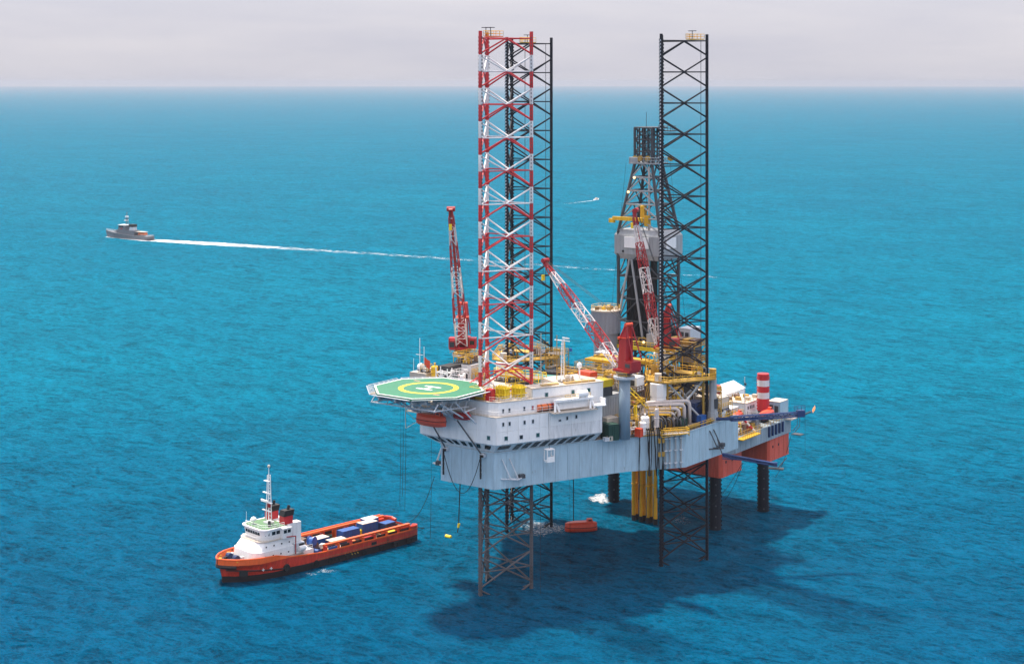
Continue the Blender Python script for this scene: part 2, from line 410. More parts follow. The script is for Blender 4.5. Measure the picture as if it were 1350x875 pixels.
anchor_rack(Vector(HULL[0]) - d7 * 1.8 + n7 * .1, d7, n7, 27.3, 1.6, 'white')
# caisson pipes clamped to the starboard side, with flanged clamps
d2 = (Vector(HULL[3]) - Vector(HULL[2])).normalized(); n2 = Vector((d2.y, -d2.x))
for x in (9.3, 10.3, 11.7, 13.0):
    p = Vector(HULL[2]) + d2 * x + n2 * .42
    o = MB().tube((p.x, p.y, 24.3), (p.x, p.y, 32.3), .2, 8).build('caisson_pipe', 'grey', hull)
    for z in (25.4, 28.2, 30.9): MB().box((p.x, p.y, z), (.75, .6, .22), math.atan2(d2.y, d2.x)).build('clamp', 'pale_grey', o)
# bow fairleads under the deckhouse
for a in (-6.6, 3.4):
    o = MB().box((a, -10.5, 31.2), (1.1, .8, .7)).build('fairlead', 'pale_grey', hull)
    MB().lathe((a, -11.0, 30.8), [(.34, 0), (.5, .12), (.34, .3), (.5, .5)], 10).build('sheave', 'black', o)

# ================================================================ the three lattice legs
PITCH = 7.155; TOP = 119.4; CH = [(0, -6.95), (6.02, 3.475), (-6.02, 3.475)]
def make_leg(a0, b0, label, striped):
    leg = thing('lattice_leg', label, 'rig leg', (a0, b0, -9.0), 'lattice legs of the drilling rig')
    nb = 18
    def cmat(z, half):       # colour of a half-bay
        if not striped: return 'black_leg'
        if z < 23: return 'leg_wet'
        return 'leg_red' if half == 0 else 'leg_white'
    for ci, (ca, cb) in enumerate(CH):
        a, b_ = a0 + ca, b0 + cb; ang = math.atan2(cb, ca) + math.pi / 2; t = Vector((math.cos(ang), math.sin(ang), 0))
        rk = MB(); rk.box((a, b_, (TOP + 1.2 - 9) / 2), (.70, .16, TOP + 1.2 + 9), ang)
        z = -8.5
        while z < TOP + .8:
            for s_ in (-1, 1): rk.box((a + t.x * s_ * .44, b_ + t.y * s_ * .44, z), (.22, .16, .42), ang)
            z += .8
        ch = rk.build('chord_rack', 'black_leg' if not striped else 'leg_wet', leg)
        if striped:
            for k in range(nb):
                zt = TOP - k * PITCH
                for half in (0, 1):
                    z1, z0 = zt - half * PITCH / 2, zt - (half + 1) * PITCH / 2
                    if k == 0 and half == 0: z1 += 1.5
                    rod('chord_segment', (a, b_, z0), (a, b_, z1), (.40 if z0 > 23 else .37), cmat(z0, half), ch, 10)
        else:
            rod('chord_tube', (a, b_, -9), (a, b_, TOP + 1.5), .36, 'black_leg', ch, 10)
            if ci == 0:
                mk = MB(); z = 45.0
                while z < TOP: mk.box((a, b_ - .38, z), (.26, .16, .30)); z += .8
                mk.build('rack_marking', 'pale_grey', ch)
    for fi in range(3):
        p, q = CH[fi], CH[(fi + 1) % 3]; P = Vector((a0 + p[0], b0 + p[1], 0)); Q = Vector((a0 + q[0], b0 + q[1], 0)); mid = (P + Q) / 2
        for k in range(nb):
            zt = TOP - k * PITCH
            if zt < -4: continue
            up = lambda v, z: Vector((v.x, v.y, z))
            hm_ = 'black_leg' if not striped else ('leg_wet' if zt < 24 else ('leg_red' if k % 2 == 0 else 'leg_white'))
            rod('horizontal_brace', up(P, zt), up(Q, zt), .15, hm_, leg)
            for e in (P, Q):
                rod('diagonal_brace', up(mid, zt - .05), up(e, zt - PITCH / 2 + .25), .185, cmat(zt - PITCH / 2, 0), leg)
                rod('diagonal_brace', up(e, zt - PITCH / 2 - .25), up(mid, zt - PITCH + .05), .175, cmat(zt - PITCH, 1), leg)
    # work platform and lights at the leg head
    pl = MB(); ym = 'yellow'
    if striped: pts = [(a0 + .3, b0 - 6.2), (a0 + 2.6, b0 - 2.2), (a0 - .9, b0 - 2.2)]
    elif a0 > 0: pts = [(a0 + 3.1, b0 - 1.2), (a0 + 5.6, b0 + 3.0), (a0 + 2.0, b0 + 3.2)]
    else: pts = [(a0 - 2, b0 + 2.6), (a0 + 2.0, b0 + 2.6), (a0, b0 - 1.6)]
    pl.prism(pts, TOP + .25, TOP + .45)
    o = pl.build('top_platform', 'orange' if striped else 'yellow', leg)
    MB().rail([(x, y, TOP + .45) for x, y in pts], 1.1, 1.0, .05, True).build('railing', 'yellow', o)
    for j in range(1 if not striped else 2):
        c = Vector(pts[0]).lerp(Vector(pts[2 if j else 1]), .35)
        w = MB(); w.tube((c.x, c.y, TOP + .45), (c.x, c.y, TOP + 2.2), .09, 6); w.box((c.x, c.y, TOP + 2.25), (1.9, .22, .16), .5); w.box((c.x, c.y, TOP + 2.25), (.22, 1.5, .16), .5)
        w.build('wind_sensor', 'dark_grey', leg)
    # ladder and conduit up the inside of one face
    lp = Vector((a0 + CH[1][0] * .80, b0 + CH[1][1] * .80, 0))
    rod('conduit', (lp.x, lp.y, 33), (lp.x, lp.y, TOP), .07, 'dark_grey', leg)
    return leg
make_leg(0, 0, 'red and white banded lattice leg beside the helideck', True)
make_leg(20.8, 40.6, 'black lattice leg standing in front of the derrick', False)
make_leg(-23.7, 42.0, 'black lattice leg seen behind the red and white leg', False)

# ================================================================ jacking towers around the two after legs
def jacking_tower(a0, b0, label, zp):
    t = thing('jacking_tower', label, 'jacking tower', (a0, b0, HZ1), 'jacking towers at the after legs')
    g = 1.0
    ring = []
    for ca, cb in CH:
        an = math.atan2(cb, ca)
        for s_ in (-.32, .32): ring.append((a0 + 9.4 * math.cos(an + s_), b0 + 9.4 * math.sin(an + s_)))
    inner = []
    for ca, cb in CH:
        an = math.atan2(cb, ca)
        for s_ in (-.2, .2): inner.append((a0 + 5.4 * math.cos(an + s_), b0 + 5.4 * math.sin(an + s_)))
    m = MB(); k = 6
    for z0, z1 in ((zp - .3, zp),):
        o_ = len(m.v)
        m.v += [(x, y, z0) for x, y in ring] + [(x, y, z1) for x, y in ring] + [(x, y, z0) for x, y in inner] + [(x, y, z1) for x, y in inner]
        for i in range(k):
            j = (i + 1) % k
            m.f += [(o_ + i, o_ + j, o_ + k + j, o_ + k + i), (o_ + k + i, o_ + k + j, o_ + 3 * k + j, o_ + 3 * k + i),
                    (o_ + 2 * k + j, o_ + 2 * k + i, o_ + 3 * k + i, o_ + 3 * k + j), (o_ + j, o_ + i, o_ + 2 * k + i, o_ + 2 * k + j)]
    pf = m.build('platform', 'gold', t)
    MB().rail([(x, y, zp) for x, y in ring], 1.15, 1.3, .06, True).build('railing', 'yellow', pf)
    for ci, (ca, cb) in enumerate(CH):
        an = math.atan2(cb, ca); cx, cy = a0 + 8.3 * math.cos(an), b0 + 8.3 * math.sin(an)
        oc = lambda r, sq=1: [(cx + r * math.cos(an + math.pi / 8 + i * math.pi / 4), cy + r * sq * math.sin(an + math.pi / 8 + i * math.pi / 4)) for i in range(8)]
        k_ = 1.0 if ci == 0 else .5
        jc = MB(); jc.prism(oc(1.9 * k_), zp - 3.4, zp - .5); jc.prism(oc(2.25 * k_), zp - 8.2, zp - 3.4, oc(1.75 * k_)); jc.prism(oc(2.8 * k_), HZ1, zp - 8.2, oc(2.6 * k_))
        jo = jc.build('jack_case', 'white' if ci == 0 else 'grey', t)
        for s_ in (-.8, 0, .8):
            p = (cx + 2.0 * k_ * math.cos(an + s_), cy + 2.0 * k_ * math.sin(an + s_)); MB().box((p[0], p[1], zp - 6.2), (.35, .9, 2.2), an + s_).build('motor_opening', 'dark_grey', jo)
        # raised drive unit above the platform
        MB().prism([(cx + .9 * math.cos(i * math.pi / 3), cy + .9 * math.sin(i * math.pi / 3)) for i in range(6)], zp, zp + 1.7).build('drive_motor', 'gold' if ci else 'cream', t)
    for i in range(3):
        p, q = CH[i], CH[(i + 1) % 3]
        A_ = Vector((a0 + p[0] * 1.15, b0 + p[1] * 1.15, 0)); B_ = Vector((a0 + q[0] * 1.15, b0 + q[1] * 1.15, 0)); dd = (B_ - A_).normalized()
        A_ += dd * 2.2; B_ -= dd * 2.2
        rod('cross_brace', (A_.x, A_.y, zp - .7), (B_.x, B_.y, HZ1 + .4), .24, 'pale_grey', t)
        rod('cross_brace', (B_.x, B_.y, zp - .7), (A_.x, A_.y, HZ1 + .4), .24, 'pale_grey', t)
        for e, s_ in ((A_, 1), (B_, -1)):
            rod('tower_post', (e.x, e.y, HZ1), (e.x, e.y, zp - .5), .3, 'gold', t, 8)
    return t
jacking_tower(20.8, 40.6, 'jacking tower with yellow railed platform around the leg near the derrick', 42.3)
jacking_tower(-23.7, 42.0, 'jacking tower with brown platform behind the banded leg', 42.3)

# ================================================================ accommodation block
acc = thing('accommodation_block', 'white accommodation block with rows of small square windows over the bow', 'building', (-2, 0, HZ1))
LB = [(-12.9, -11.5), (7.5, -11.3), (18.5, 12.4), (10, 16.5), (-20, 16.5), (-22.5, 11.5)]
body = MB(); body.prism(LB, 33.9, 39.6); body.build('lower_walls', 'white', acc)
LBi = [(-12.6, -11.2), (7.3, -11.0), (18.2, 12.3), (9.9, 16.3), (-19.8, 16.3), (-22.2, 11.4)]
MB().prism([(x * 1.012, y * 1.012) for x, y in LB], 39.6, 39.75).build('boat_deck', 'cream', acc)
SK0 = [(-8.3, -10.05), (5.95, -10.05), (16.6, 12.3), (-19, 12.0)]; SK1 = [(-12.9, -11.5), (7.5, -11.3), (18.5, 12.4), (-22.4, 11.5)]
MB().prism(SK0, 31.95, 33.9, SK1).build('flared_skirt', 'white_worn', acc)
# wall panels and windows on the two faces in view
def wall_frame(p, q):
    p, q = Vector(p), Vector(q); t = (q - p).normalized(); return p, t, Vector((t.y, -t.x)), (q - p).length, math.atan2(t.y, t.x)
def window(wall, x, z, w, h, mat='glass', parent=acc, proud=.1):
    p, t, nr, L, an = wall
    c = p + t * x + nr * (proud + .03)
    o = MB().box((c.x, c.y, z), (w + .22, .08, h + .22), an).build('window', 'pale_grey', parent)
    c = p + t * x + nr * (proud + .06)
    MB().box((c.x, c.y, z), (w, .08, h), an).build('pane', mat, o)
bow = wall_frame(LB[0], LB[1]); star = wall_frame(LB[1], LB[2])
for wl, k in ((bow, 8), (star, 10)):
    p, t, nr, L, an = wl
    for j in range(k):
        for z0, z1 in ((33.92, 36.6), (36.63, 39.58)):
            c = p + t * (L * (j + .5) / k) + nr * .03
            blk('wall_panel', (c.x, c.y, (z0 + z1) / 2), (L / k - .04, .12, z1 - z0), 'white_worn' if (wl is star and j > 4 and z0 < 36) else 'white', acc, an)
for x, z, w, h, m in ((2.25, 35.2, .75, .8, 'glass_teal'), (5.9, 35.1, .7, .75, 'glass'), (9.95, 35.1, .75, .8, 'glass_teal'),
                      (1.55, 38.2, .4, .75, 'glass'), (3.1, 38.2, .4, .75, 'glass'), (6.72, 38.1, .4, .75, 'glass'), (8.74, 38.1, .4, .75, 'glass'),
                      (17.2, 37.9, .4, .7, 'glass'), (19.5, 38.0, .4, .7, 'glass'), (15.4, 37.6, .5, .3, 'glass')):
    window(star, x, z, w, h, m)
window(bow, 18.5, 35.3, .75, .8, 'glass_teal')
# slanted openings along the flared skirt, each one a pane of its own
def skirt_window(a0_, a1_, b0_, b1_, u0, u1, v0, v1, sh, mat='glass'):
    A0, A1, B0, B1 = (Vector(x) for x in (a0_, a1_, b0_, b1_))
    P = lambda u, v: (A0.lerp(A1, u)).lerp(B0.lerp(B1, u), v)
    nr = (A1 - A0).cross(B0 - A0).normalized()
    q = [P(u0, v0), P(u1, v0), P(u1 + sh, v1), P(u0 + sh, v1)]
    m = MB(); m.loft([[x + nr * .01 for x in q], [x + nr * .07 for x in q]]); m.build('skirt_window', mat, acc)
A0, A1 = (SK0[0][0], SK0[0][1], 31.95), (SK0[1][0], SK0[1][1], 31.95); B0, B1 = (SK1[0][0], SK1[0][1], 33.9), (SK1[1][0], SK1[1][1], 33.9)
for u, w in ((.04, .085), (.17, .055), (.30, .045), (.385, .06), (.50, .06), (.61, .045), (.72, .055), (.84, .085)):
    skirt_window(A0, A1, B0, B1, u, u + w, .36, .84, .012)
A0, A1 = (SK0[1][0], SK0[1][1], 31.95), (SK0[2][0], SK0[2][1], 31.95); B0, B1 = (SK1[1][0], SK1[1][1], 33.9), (SK1[2][0], SK1[2][1], 33.9)
skirt_window(A0, A1, B0, B1, .02, .13, .4, .82, .01)
for j in range(9):
    u = .17 + j * .087; skirt_window(A0, A1, B0, B1, u, u + .054, .16, .82, .028, 'glass')
# third level, chamfered at the bow corner
L3 = [(-11.0, -9.6), (4.9, -10.6), (7.0, -9.9), (14.3, 5.6), (10.2, 7.4), (-18, 13), (-20, 10)]
MB().prism(L3, 39.75, 42.5).build('upper_walls', 'white', acc)
MB().prism([(x * 1.01, y * 1.01) for x, y in L3], 42.5, 42.62).build('helicopter_lobby_roof', 'cream', acc)
w3 = wall_frame(L3[2], L3[3])
for x, m in ((1.1, 'glass'), (2.6, 'glass'), (6.2, 'glass'), (8.25, 'crane_red'), (13.8, 'glass')): window(w3, x, 40.75, .38, .75, m, proud=.0)
# starboard upper house
UB = [(9.84, -1.5), (17.3, 14.1), (9, 18.3), (4.4, 9.6), (10.2, 6.8), (6.95, -.1)]
MB().prism(UB, 42.63, 44.5).build('bridge_walls', 'white', acc)
MB().prism([(9.9, -1.9), (10.25, -2.05), (17.75, 14.0), (17.3, 14.2)], 39.76, 44.49).build('bridge_side_wall', 'white', acc)
MB().prism([(9.9, -1.9), (10.25, -2.05), (9.2, -1.3), (7.2, -.4)], 42.63, 44.49).build('bridge_end_wall', 'white', acc)
MB().prism([(10.3, -2.2), (17.9, 14.1), (9, 18.6), (4.1, 9.7), (9.9, 6.6), (6.6, -.2)], 44.5, 44.72).build('bridge_roof', 'cream', acc)
wu = wall_frame((10.25, -2.05), (17.75, 14.0))
for x, m in ((3.4, 'glass_teal'), (10.0, 'glass_teal'), (14.0, 'glass_teal')): window(wu, x, 43.1, .7, .8, m, proud=.03)
for x in (6.5, 9.0): window(wu, x, 40.9, .38, .8, 'glass', proud=.03)
# railings, roof hatches
rl = MB(); rl.rail([(-12.7, -11.3, 39.75), (7.4, -11.1, 39.75), (18.3, 12.4, 39.75)], 1.05, 1.8, .04)
rl.build('boat_deck_railing', 'white', acc)
rl = MB(); rl.rail([(10.2, -1.9, 44.72), (17.6, 13.9, 44.72)], 1.0, 1.8, .04); rl.rail([(5, -10.4, 42.62), (7.0, -9.8, 42.62), (9.6, -2.0, 42.62)], 1.0, 1.6, .04)
rl.build('roof_railing', 'cream', acc)
for c, d in (((11.0, 3.2, 44.9), (.9, 4.2, .3)), ((14.4, 9.6, 44.9), (1.0, 7.6, .34))):
    blk('roof_walkway', c, d, 'gold', acc, R(-25.5))

# white davit gear and rafts along the starboard boat deck
dv = thing('davit_gantry', 'white davit gantry with winch on the starboard boat deck', 'davit', (14.5, 3, 39.75))
p, t, nr, L, an = star
def sp(x, y, z): c = p + t * x + nr * y; return (c.x, c.y, z)
MB().box(sp(18.2, 1.0, 39.62), (11.0, 2.6, .2), an).build('ledge', 'cream', dv)
MB().box(sp(18.4, .7, 42.0), (9.4, 1.5, .45), an).build('gantry_beam', 'white', dv)
MB().box(sp(18.4, .3, 40.9), (7.4, .7, 1.7), an).build('fall_housing', 'white', dv)
for x in (13.9, 22.7):
    m = MB(); m.tube(sp(x - .6, 1.7, 39.75), sp(x, .7, 42.1), .26, 6); m.tube(sp(x + .5, 1.7, 39.75), sp(x, .7, 42.1), .26, 6)
    m.build('gantry_leg', 'white', dv)
m = MB(); c = sp(20.6, .7, 42.9); m.tube(Vector(c) - Vector((t.x, t.y, 0)) * 1.2, Vector(c) + Vector((t.x, t.y, 0)) * 1.2, .8, 14); m.build('winch_drum', 'white', dv)
m = MB(); m.rail([sp(16.0, 1.3, 42.25), sp(22.4, 1.3, 42.25)], .9, 1.4, .05); m.build('catwalk_railing', 'yellow', dv)
m = MB(); m.box(sp(24.5, 1.2, 40.3), (2.4, 2.6, .25), an); m.box(sp(25.6, 1.2, 41.0), (.2, 2.2, 1.4), an); m.build('end_platform', 'white', dv)
for i, x in enumerate((12.0, 14.4)):
    r = thing('life_raft_canister', 'orange life raft canister on the boat deck below the bridge wall' if i == 0 else 'small dark red raft canister beside the davit gantry', 'life raft', (*sp(x, -.9, 39.8)[:2], 39.8), rz=an)
    m = MB(); ln = 1.6 if i == 0 else .9; m.tube((-ln, 0, .75), (ln, 0, .75), .72, 14); m.build('shell', 'orange' if i == 0 else 'crane_red', r)
    for s_ in (-.5, .5): MB().tube((ln * s_ - .08, 0, .75), (ln * s_ + .08, 0, .75), .75, 14).build('strap', 'rubber', r)
    MB().box((0, 0, .1), (2 * ln, 1.0, .2)).build('cradle', 'dark_grey', r)
bk = thing('rescue_basket', 'small white steel basket hanging against the hull below the boat deck', 'basket', (*sp(12.2, 1.1, 29.4)[:2], 29.4), rz=an)
MB().box((0, 0, .12), (1.9, 1.5, .24)).build('floor_plate', 'white', bk)
for sx in (-.85, .85):
    for sy in (-.65, .65): rod('corner_post', (sx, sy, .2), (sx, sy, 2.6), .12, 'white', bk)
MB().box((0, 0, 2.65), (1.9, 1.5, .14)).build('roof_plate', 'white', bk)
MB().box((0, -.7, .7), (1.8, .08, .9)).build('side_panel', 'white', bk); MB().box((.9, 0, .7), (.08, 1.4, .9)).build('side_panel', 'white', bk)
rod('hoist_wire', (0, 0, 2.7), (0, .3, 10.2), .05, 'dark_grey', bk)

# ================================================================ helideck
HC = Vector((-8.0, -14.7)); HR = 12.25; HZ = 44.75
def octo(r, o=HC): return [(o.x + r * math.cos(R(22.5 + 45 * i)), o.y + r * math.sin(R(22.5 + 45 * i))) for i in range(8)]
hd = thing('helideck', 'green octagonal helideck with yellow ring and white H over the bow', 'helideck', (HC.x, HC.y, 39.8))
MB().prism(octo(HR), HZ - .5, HZ).build('deck_plate', 'heli_green', hd)
def ring(name, o1, o2, z, mat):
    m = MB(); k = len(o1); m.v = [(x, y, z) for x, y in o1] + [(x, y, z) for x, y in o2]
    m.v += [(x, y, z + .012) for x, y in o1] + [(x, y, z + .012) for x, y in o2]
    for i in range(k):
        j = (i + 1) % k; m.f += [(2 * k + i, 2 * k + j, 3 * k + j, 3 * k + i), (i, j, 2 * k + j, 2 * k + i), (k + j, k + i, 3 * k + i, 3 * k + j)]
    return m.build(name, mat, hd)
ring('edge_line', octo(HR - .04), octo(HR - .48), HZ + .003, 'mark_white')
cir = lambda r: [(HC.x + r * math.cos(2 * math.pi * i / 64), HC.y + r * math.sin(2 * math.pi * i / 64)) for i in range(64)]
ring('aiming_circle', cir(6.5), cir(5.4), HZ + .003, 'heli_yellow')
m = MB()
for s_ in (-1, 1): m.box((HC.x, HC.y + s_ * 1.5, HZ + .008), (4.2, .72, .012))
m.box((HC.x, HC.y, HZ + .008), (.72, 2.28, .012)); m.build('letter_h', 'mark_white', hd)
for c in ((-2.0, -19.5), (-15.2, -9.8)):
    for s_ in (-.55, 0, .55): MB().box((c[0] + s_, c[1], HZ + .008), (.34, .8, .012)).build('weight_marking', 'mark_pink', hd)
for i in range(8):
    p1, p2 = Vector(octo(HR)[i]), Vector(octo(HR)[(i + 1) % 8]); q1, q2 = Vector(octo(HR + 1.7)[i]), Vector(octo(HR + 1.7)[(i + 1) % 8])
    p1, p2, q1, q2 = p1.lerp(p2, .05), p1.lerp(p2, .95), q1.lerp(q2, .05), q1.lerp(q2, .95)
    m = MB(); up = lambda v, z: (v.x, v.y, z)
    m.tube(up(q1, HZ - .05), up(q2, HZ - .05), .07, 5)
    for k in range(7): m.tube(up(p1.lerp(p2, k / 6), HZ - .4), up(q1.lerp(q2, k / 6), HZ - .05), .06, 4)
    for k in range(1, 5): m.tube(up(p1.lerp(q1, k / 5), HZ - .32 + k * .05), up(p2.lerp(q2, k / 5), HZ - .32 + k * .05), .022, 4)
    m.build('safety_net', 'pale_grey', hd)
# under-deck girders and raking supports
for x in (-9, -4.5, 0, 4.5, 9):
    ln = HR * (.9 if abs(x) < 6 else .55)
    blk('deck_girder', (HC.x + x, HC.y, HZ - .95), (.3, 2 * ln, .9), 'grey', hd)
    blk('deck_girder', (HC.x, HC.y + x, HZ - 1.0), (2 * ln, .25, .8), 'grey', hd)
for x in (-16.5, -12.4, -8, -3.5, .6):
    for by in (-21.5, -17.0):
        rod('raking_strut', (x, by, HZ - 1.3), (min(max(x, -12.3), 6), -11.75, 38.2 if by < -20 else 39.0), .17, 'pale_grey', hd)
    rod('lower_chord', (x, -23.5, HZ - 2.6), (x, -11.8, HZ - 3.4), .14, 'pale_grey', hd)
    for k in range(5): rod('web_brace', (x, -23.5 + k * 2.6, HZ - 2.6 - k * .17), (x, -22.2 + k * 2.6, HZ - 1.3), .1, 'pale_grey', hd)
rod('lower_chord', (-16.5, -23.2, HZ - 2.6), (.6, -23.2, HZ - 2.6), .14, 'pale_grey', hd)
rod('lower_chord', (-16.5, -17, HZ - 3.0), (.6, -17, HZ - 3.0), .14, 'pale_grey', hd)
for x in (-9.5, -2, 3.0):
    rod('deck_column', (x, -9.0, 42.6), (x, -9.0, HZ - 1.3), .22, 'pale_grey', hd)
m = MB(); m.box((-1.2, -4.2, HZ - .8), (3.0, 3.4, .25)); m.rail([(-2.6, -5.8, HZ - .7), (-2.6, -2.6, HZ - .7), (.2, -2.6, HZ - .7)], 1.0, 1.2, .05)
m.build('access_stair', 'white', hd)
m = MB(); m.box((-18.6, -19.5, HZ - 1.6), (2.0, 2.0, .25)); m.rail([(-19.5, -20.4, HZ - 1.5), (-17.7, -20.4, HZ - 1.5), (-17.7, -18.6, HZ - 1.5)], 1.0, 1.0, .05)
m.build('fire_monitor_platform', 'gold', hd)
# long raking mooring struts across the bow face
for (a_, z_, a2) in ((-8.6, 37.0, -6.4), (-1.6, 38.4, 3.2)):
    rod('raking_strut', (a_, -13.0, z_), (a2, -11.0, 31.6), .16, 'dark_grey', hd)

# ================================================================ lifeboats
def lifeboat(root, L, mat, B=None, canopy=True):
    B = B or L * .36; Hh = L * .17; rings = []; rc = []
    for i in range(13):
        x = -1 + 2 * i / 12; w = (1 - abs(x) ** 3.2) ** .5 if abs(x) < 1 else 0.0
        w = max(w, .12); k = 1 - .25 * abs(x) ** 3
        rings.append([(x * L / 2, s_ * B / 2 * w * f, z) for s_, f, z in ((-1, 1, Hh), (-1, .93, Hh * .55), (-1, .6, .1 + .3 * abs(x) ** 3), (1, .6, .1 + .3 * abs(x) ** 3), (1, .93, Hh * .55), (1, 1, Hh))])
        rc.append([(x * L / 2 * .985, s_ * B / 2 * w * f * .96, Hh + .03 + z * k) for s_, f, z in ((-1, 1, 0), (-1, .9, L * .085), (-1, .55, L * .15), (1, .55, L * .15), (1, .9, L * .085), (1, 1, 0))])
    h = MB().loft(rings).build('boat_hull', mat, root, True)
    h.data.polygons.foreach_set('use_smooth', [False] * len(h.data.polygons))
    MB().loft(rc).build('canopy', mat, root)
    ck = MB(); ck.prism([(L * .17, -B * .2), (L * .36, -B * .2), (L * .36, B * .2), (L * .17, B * .2)], Hh + L * .13, Hh + L * .235, [(L * .19, -B * .16), (L * .34, -B * .16), (L * .34, B * .16), (L * .19, B * .16)])
    c = ck.build('cockpit', mat, root)
    for s_ in (-1, 1): MB().box((L * .265, s_ * B * .195, Hh + L * .195), (L * .1, .04, L * .035)).build('pane', 'glass', c)
    rb = MB()
    for s_ in (-1, 1): rb.path([((-1 + 2 * i / 12) * L / 2, s_ * B / 2 * max((1 - abs(-1 + 2 * i / 12) ** 3.2) ** .5 if abs(-1 + 2 * i / 12) < 1 else 0, .12) * 1.01, Hh) for i in range(13)], .07, 5)
    rb.build('rubbing_strake', 'rubber', root)
    return root
lb = thing('lifeboat', 'large red enclosed lifeboat slung under the helideck at the bow', 'lifeboat', (-7.6, -14.3, 36.6), rz=0)
lifeboat(lb, 8.0, 'lifeboat_red', 2.9)
lb = thing('lifeboat', 'small dark red rescue boat half hidden under the helideck edge', 'lifeboat', (-.3, -12.9, 38.6), rz=0); lifeboat(lb, 4.6, 'crane_red', 1.9)
cr = thing('lifeboat_cradle', 'grey steel cradle holding the boats beneath the helideck', 'davit', (-5, -12, 38))
for x in (-12.0, -3.2, 2.4):
    rod('cradle_arm', (x, -11.7, 38.0), (x, -15.5, 41.0), .16, 'pale_grey', cr); rod('cradle_arm', (x, -11.7, 41.2), (x, -15.5, 41.0), .14, 'pale_grey', cr)
    rod('cradle_arm', (x, -15.5, 41.0), (x, -15.5, 42.0), .12, 'pale_grey', cr)
for x in (-10.4, -4.8): rod('fall_wire', (x, -14.3, 38.4), (x, -14.3, 42.2), .06, 'dark_grey', cr)
fl = world_thing('lifeboat', 'bright orange enclosed lifeboat floating on the sea between the legs', 'lifeboat', ((766 - 675) * 110 / 591.0, 231000 / 591.0, -.35), R(8))
lifeboat(fl, 8.0, 'orange_red', 3.2)

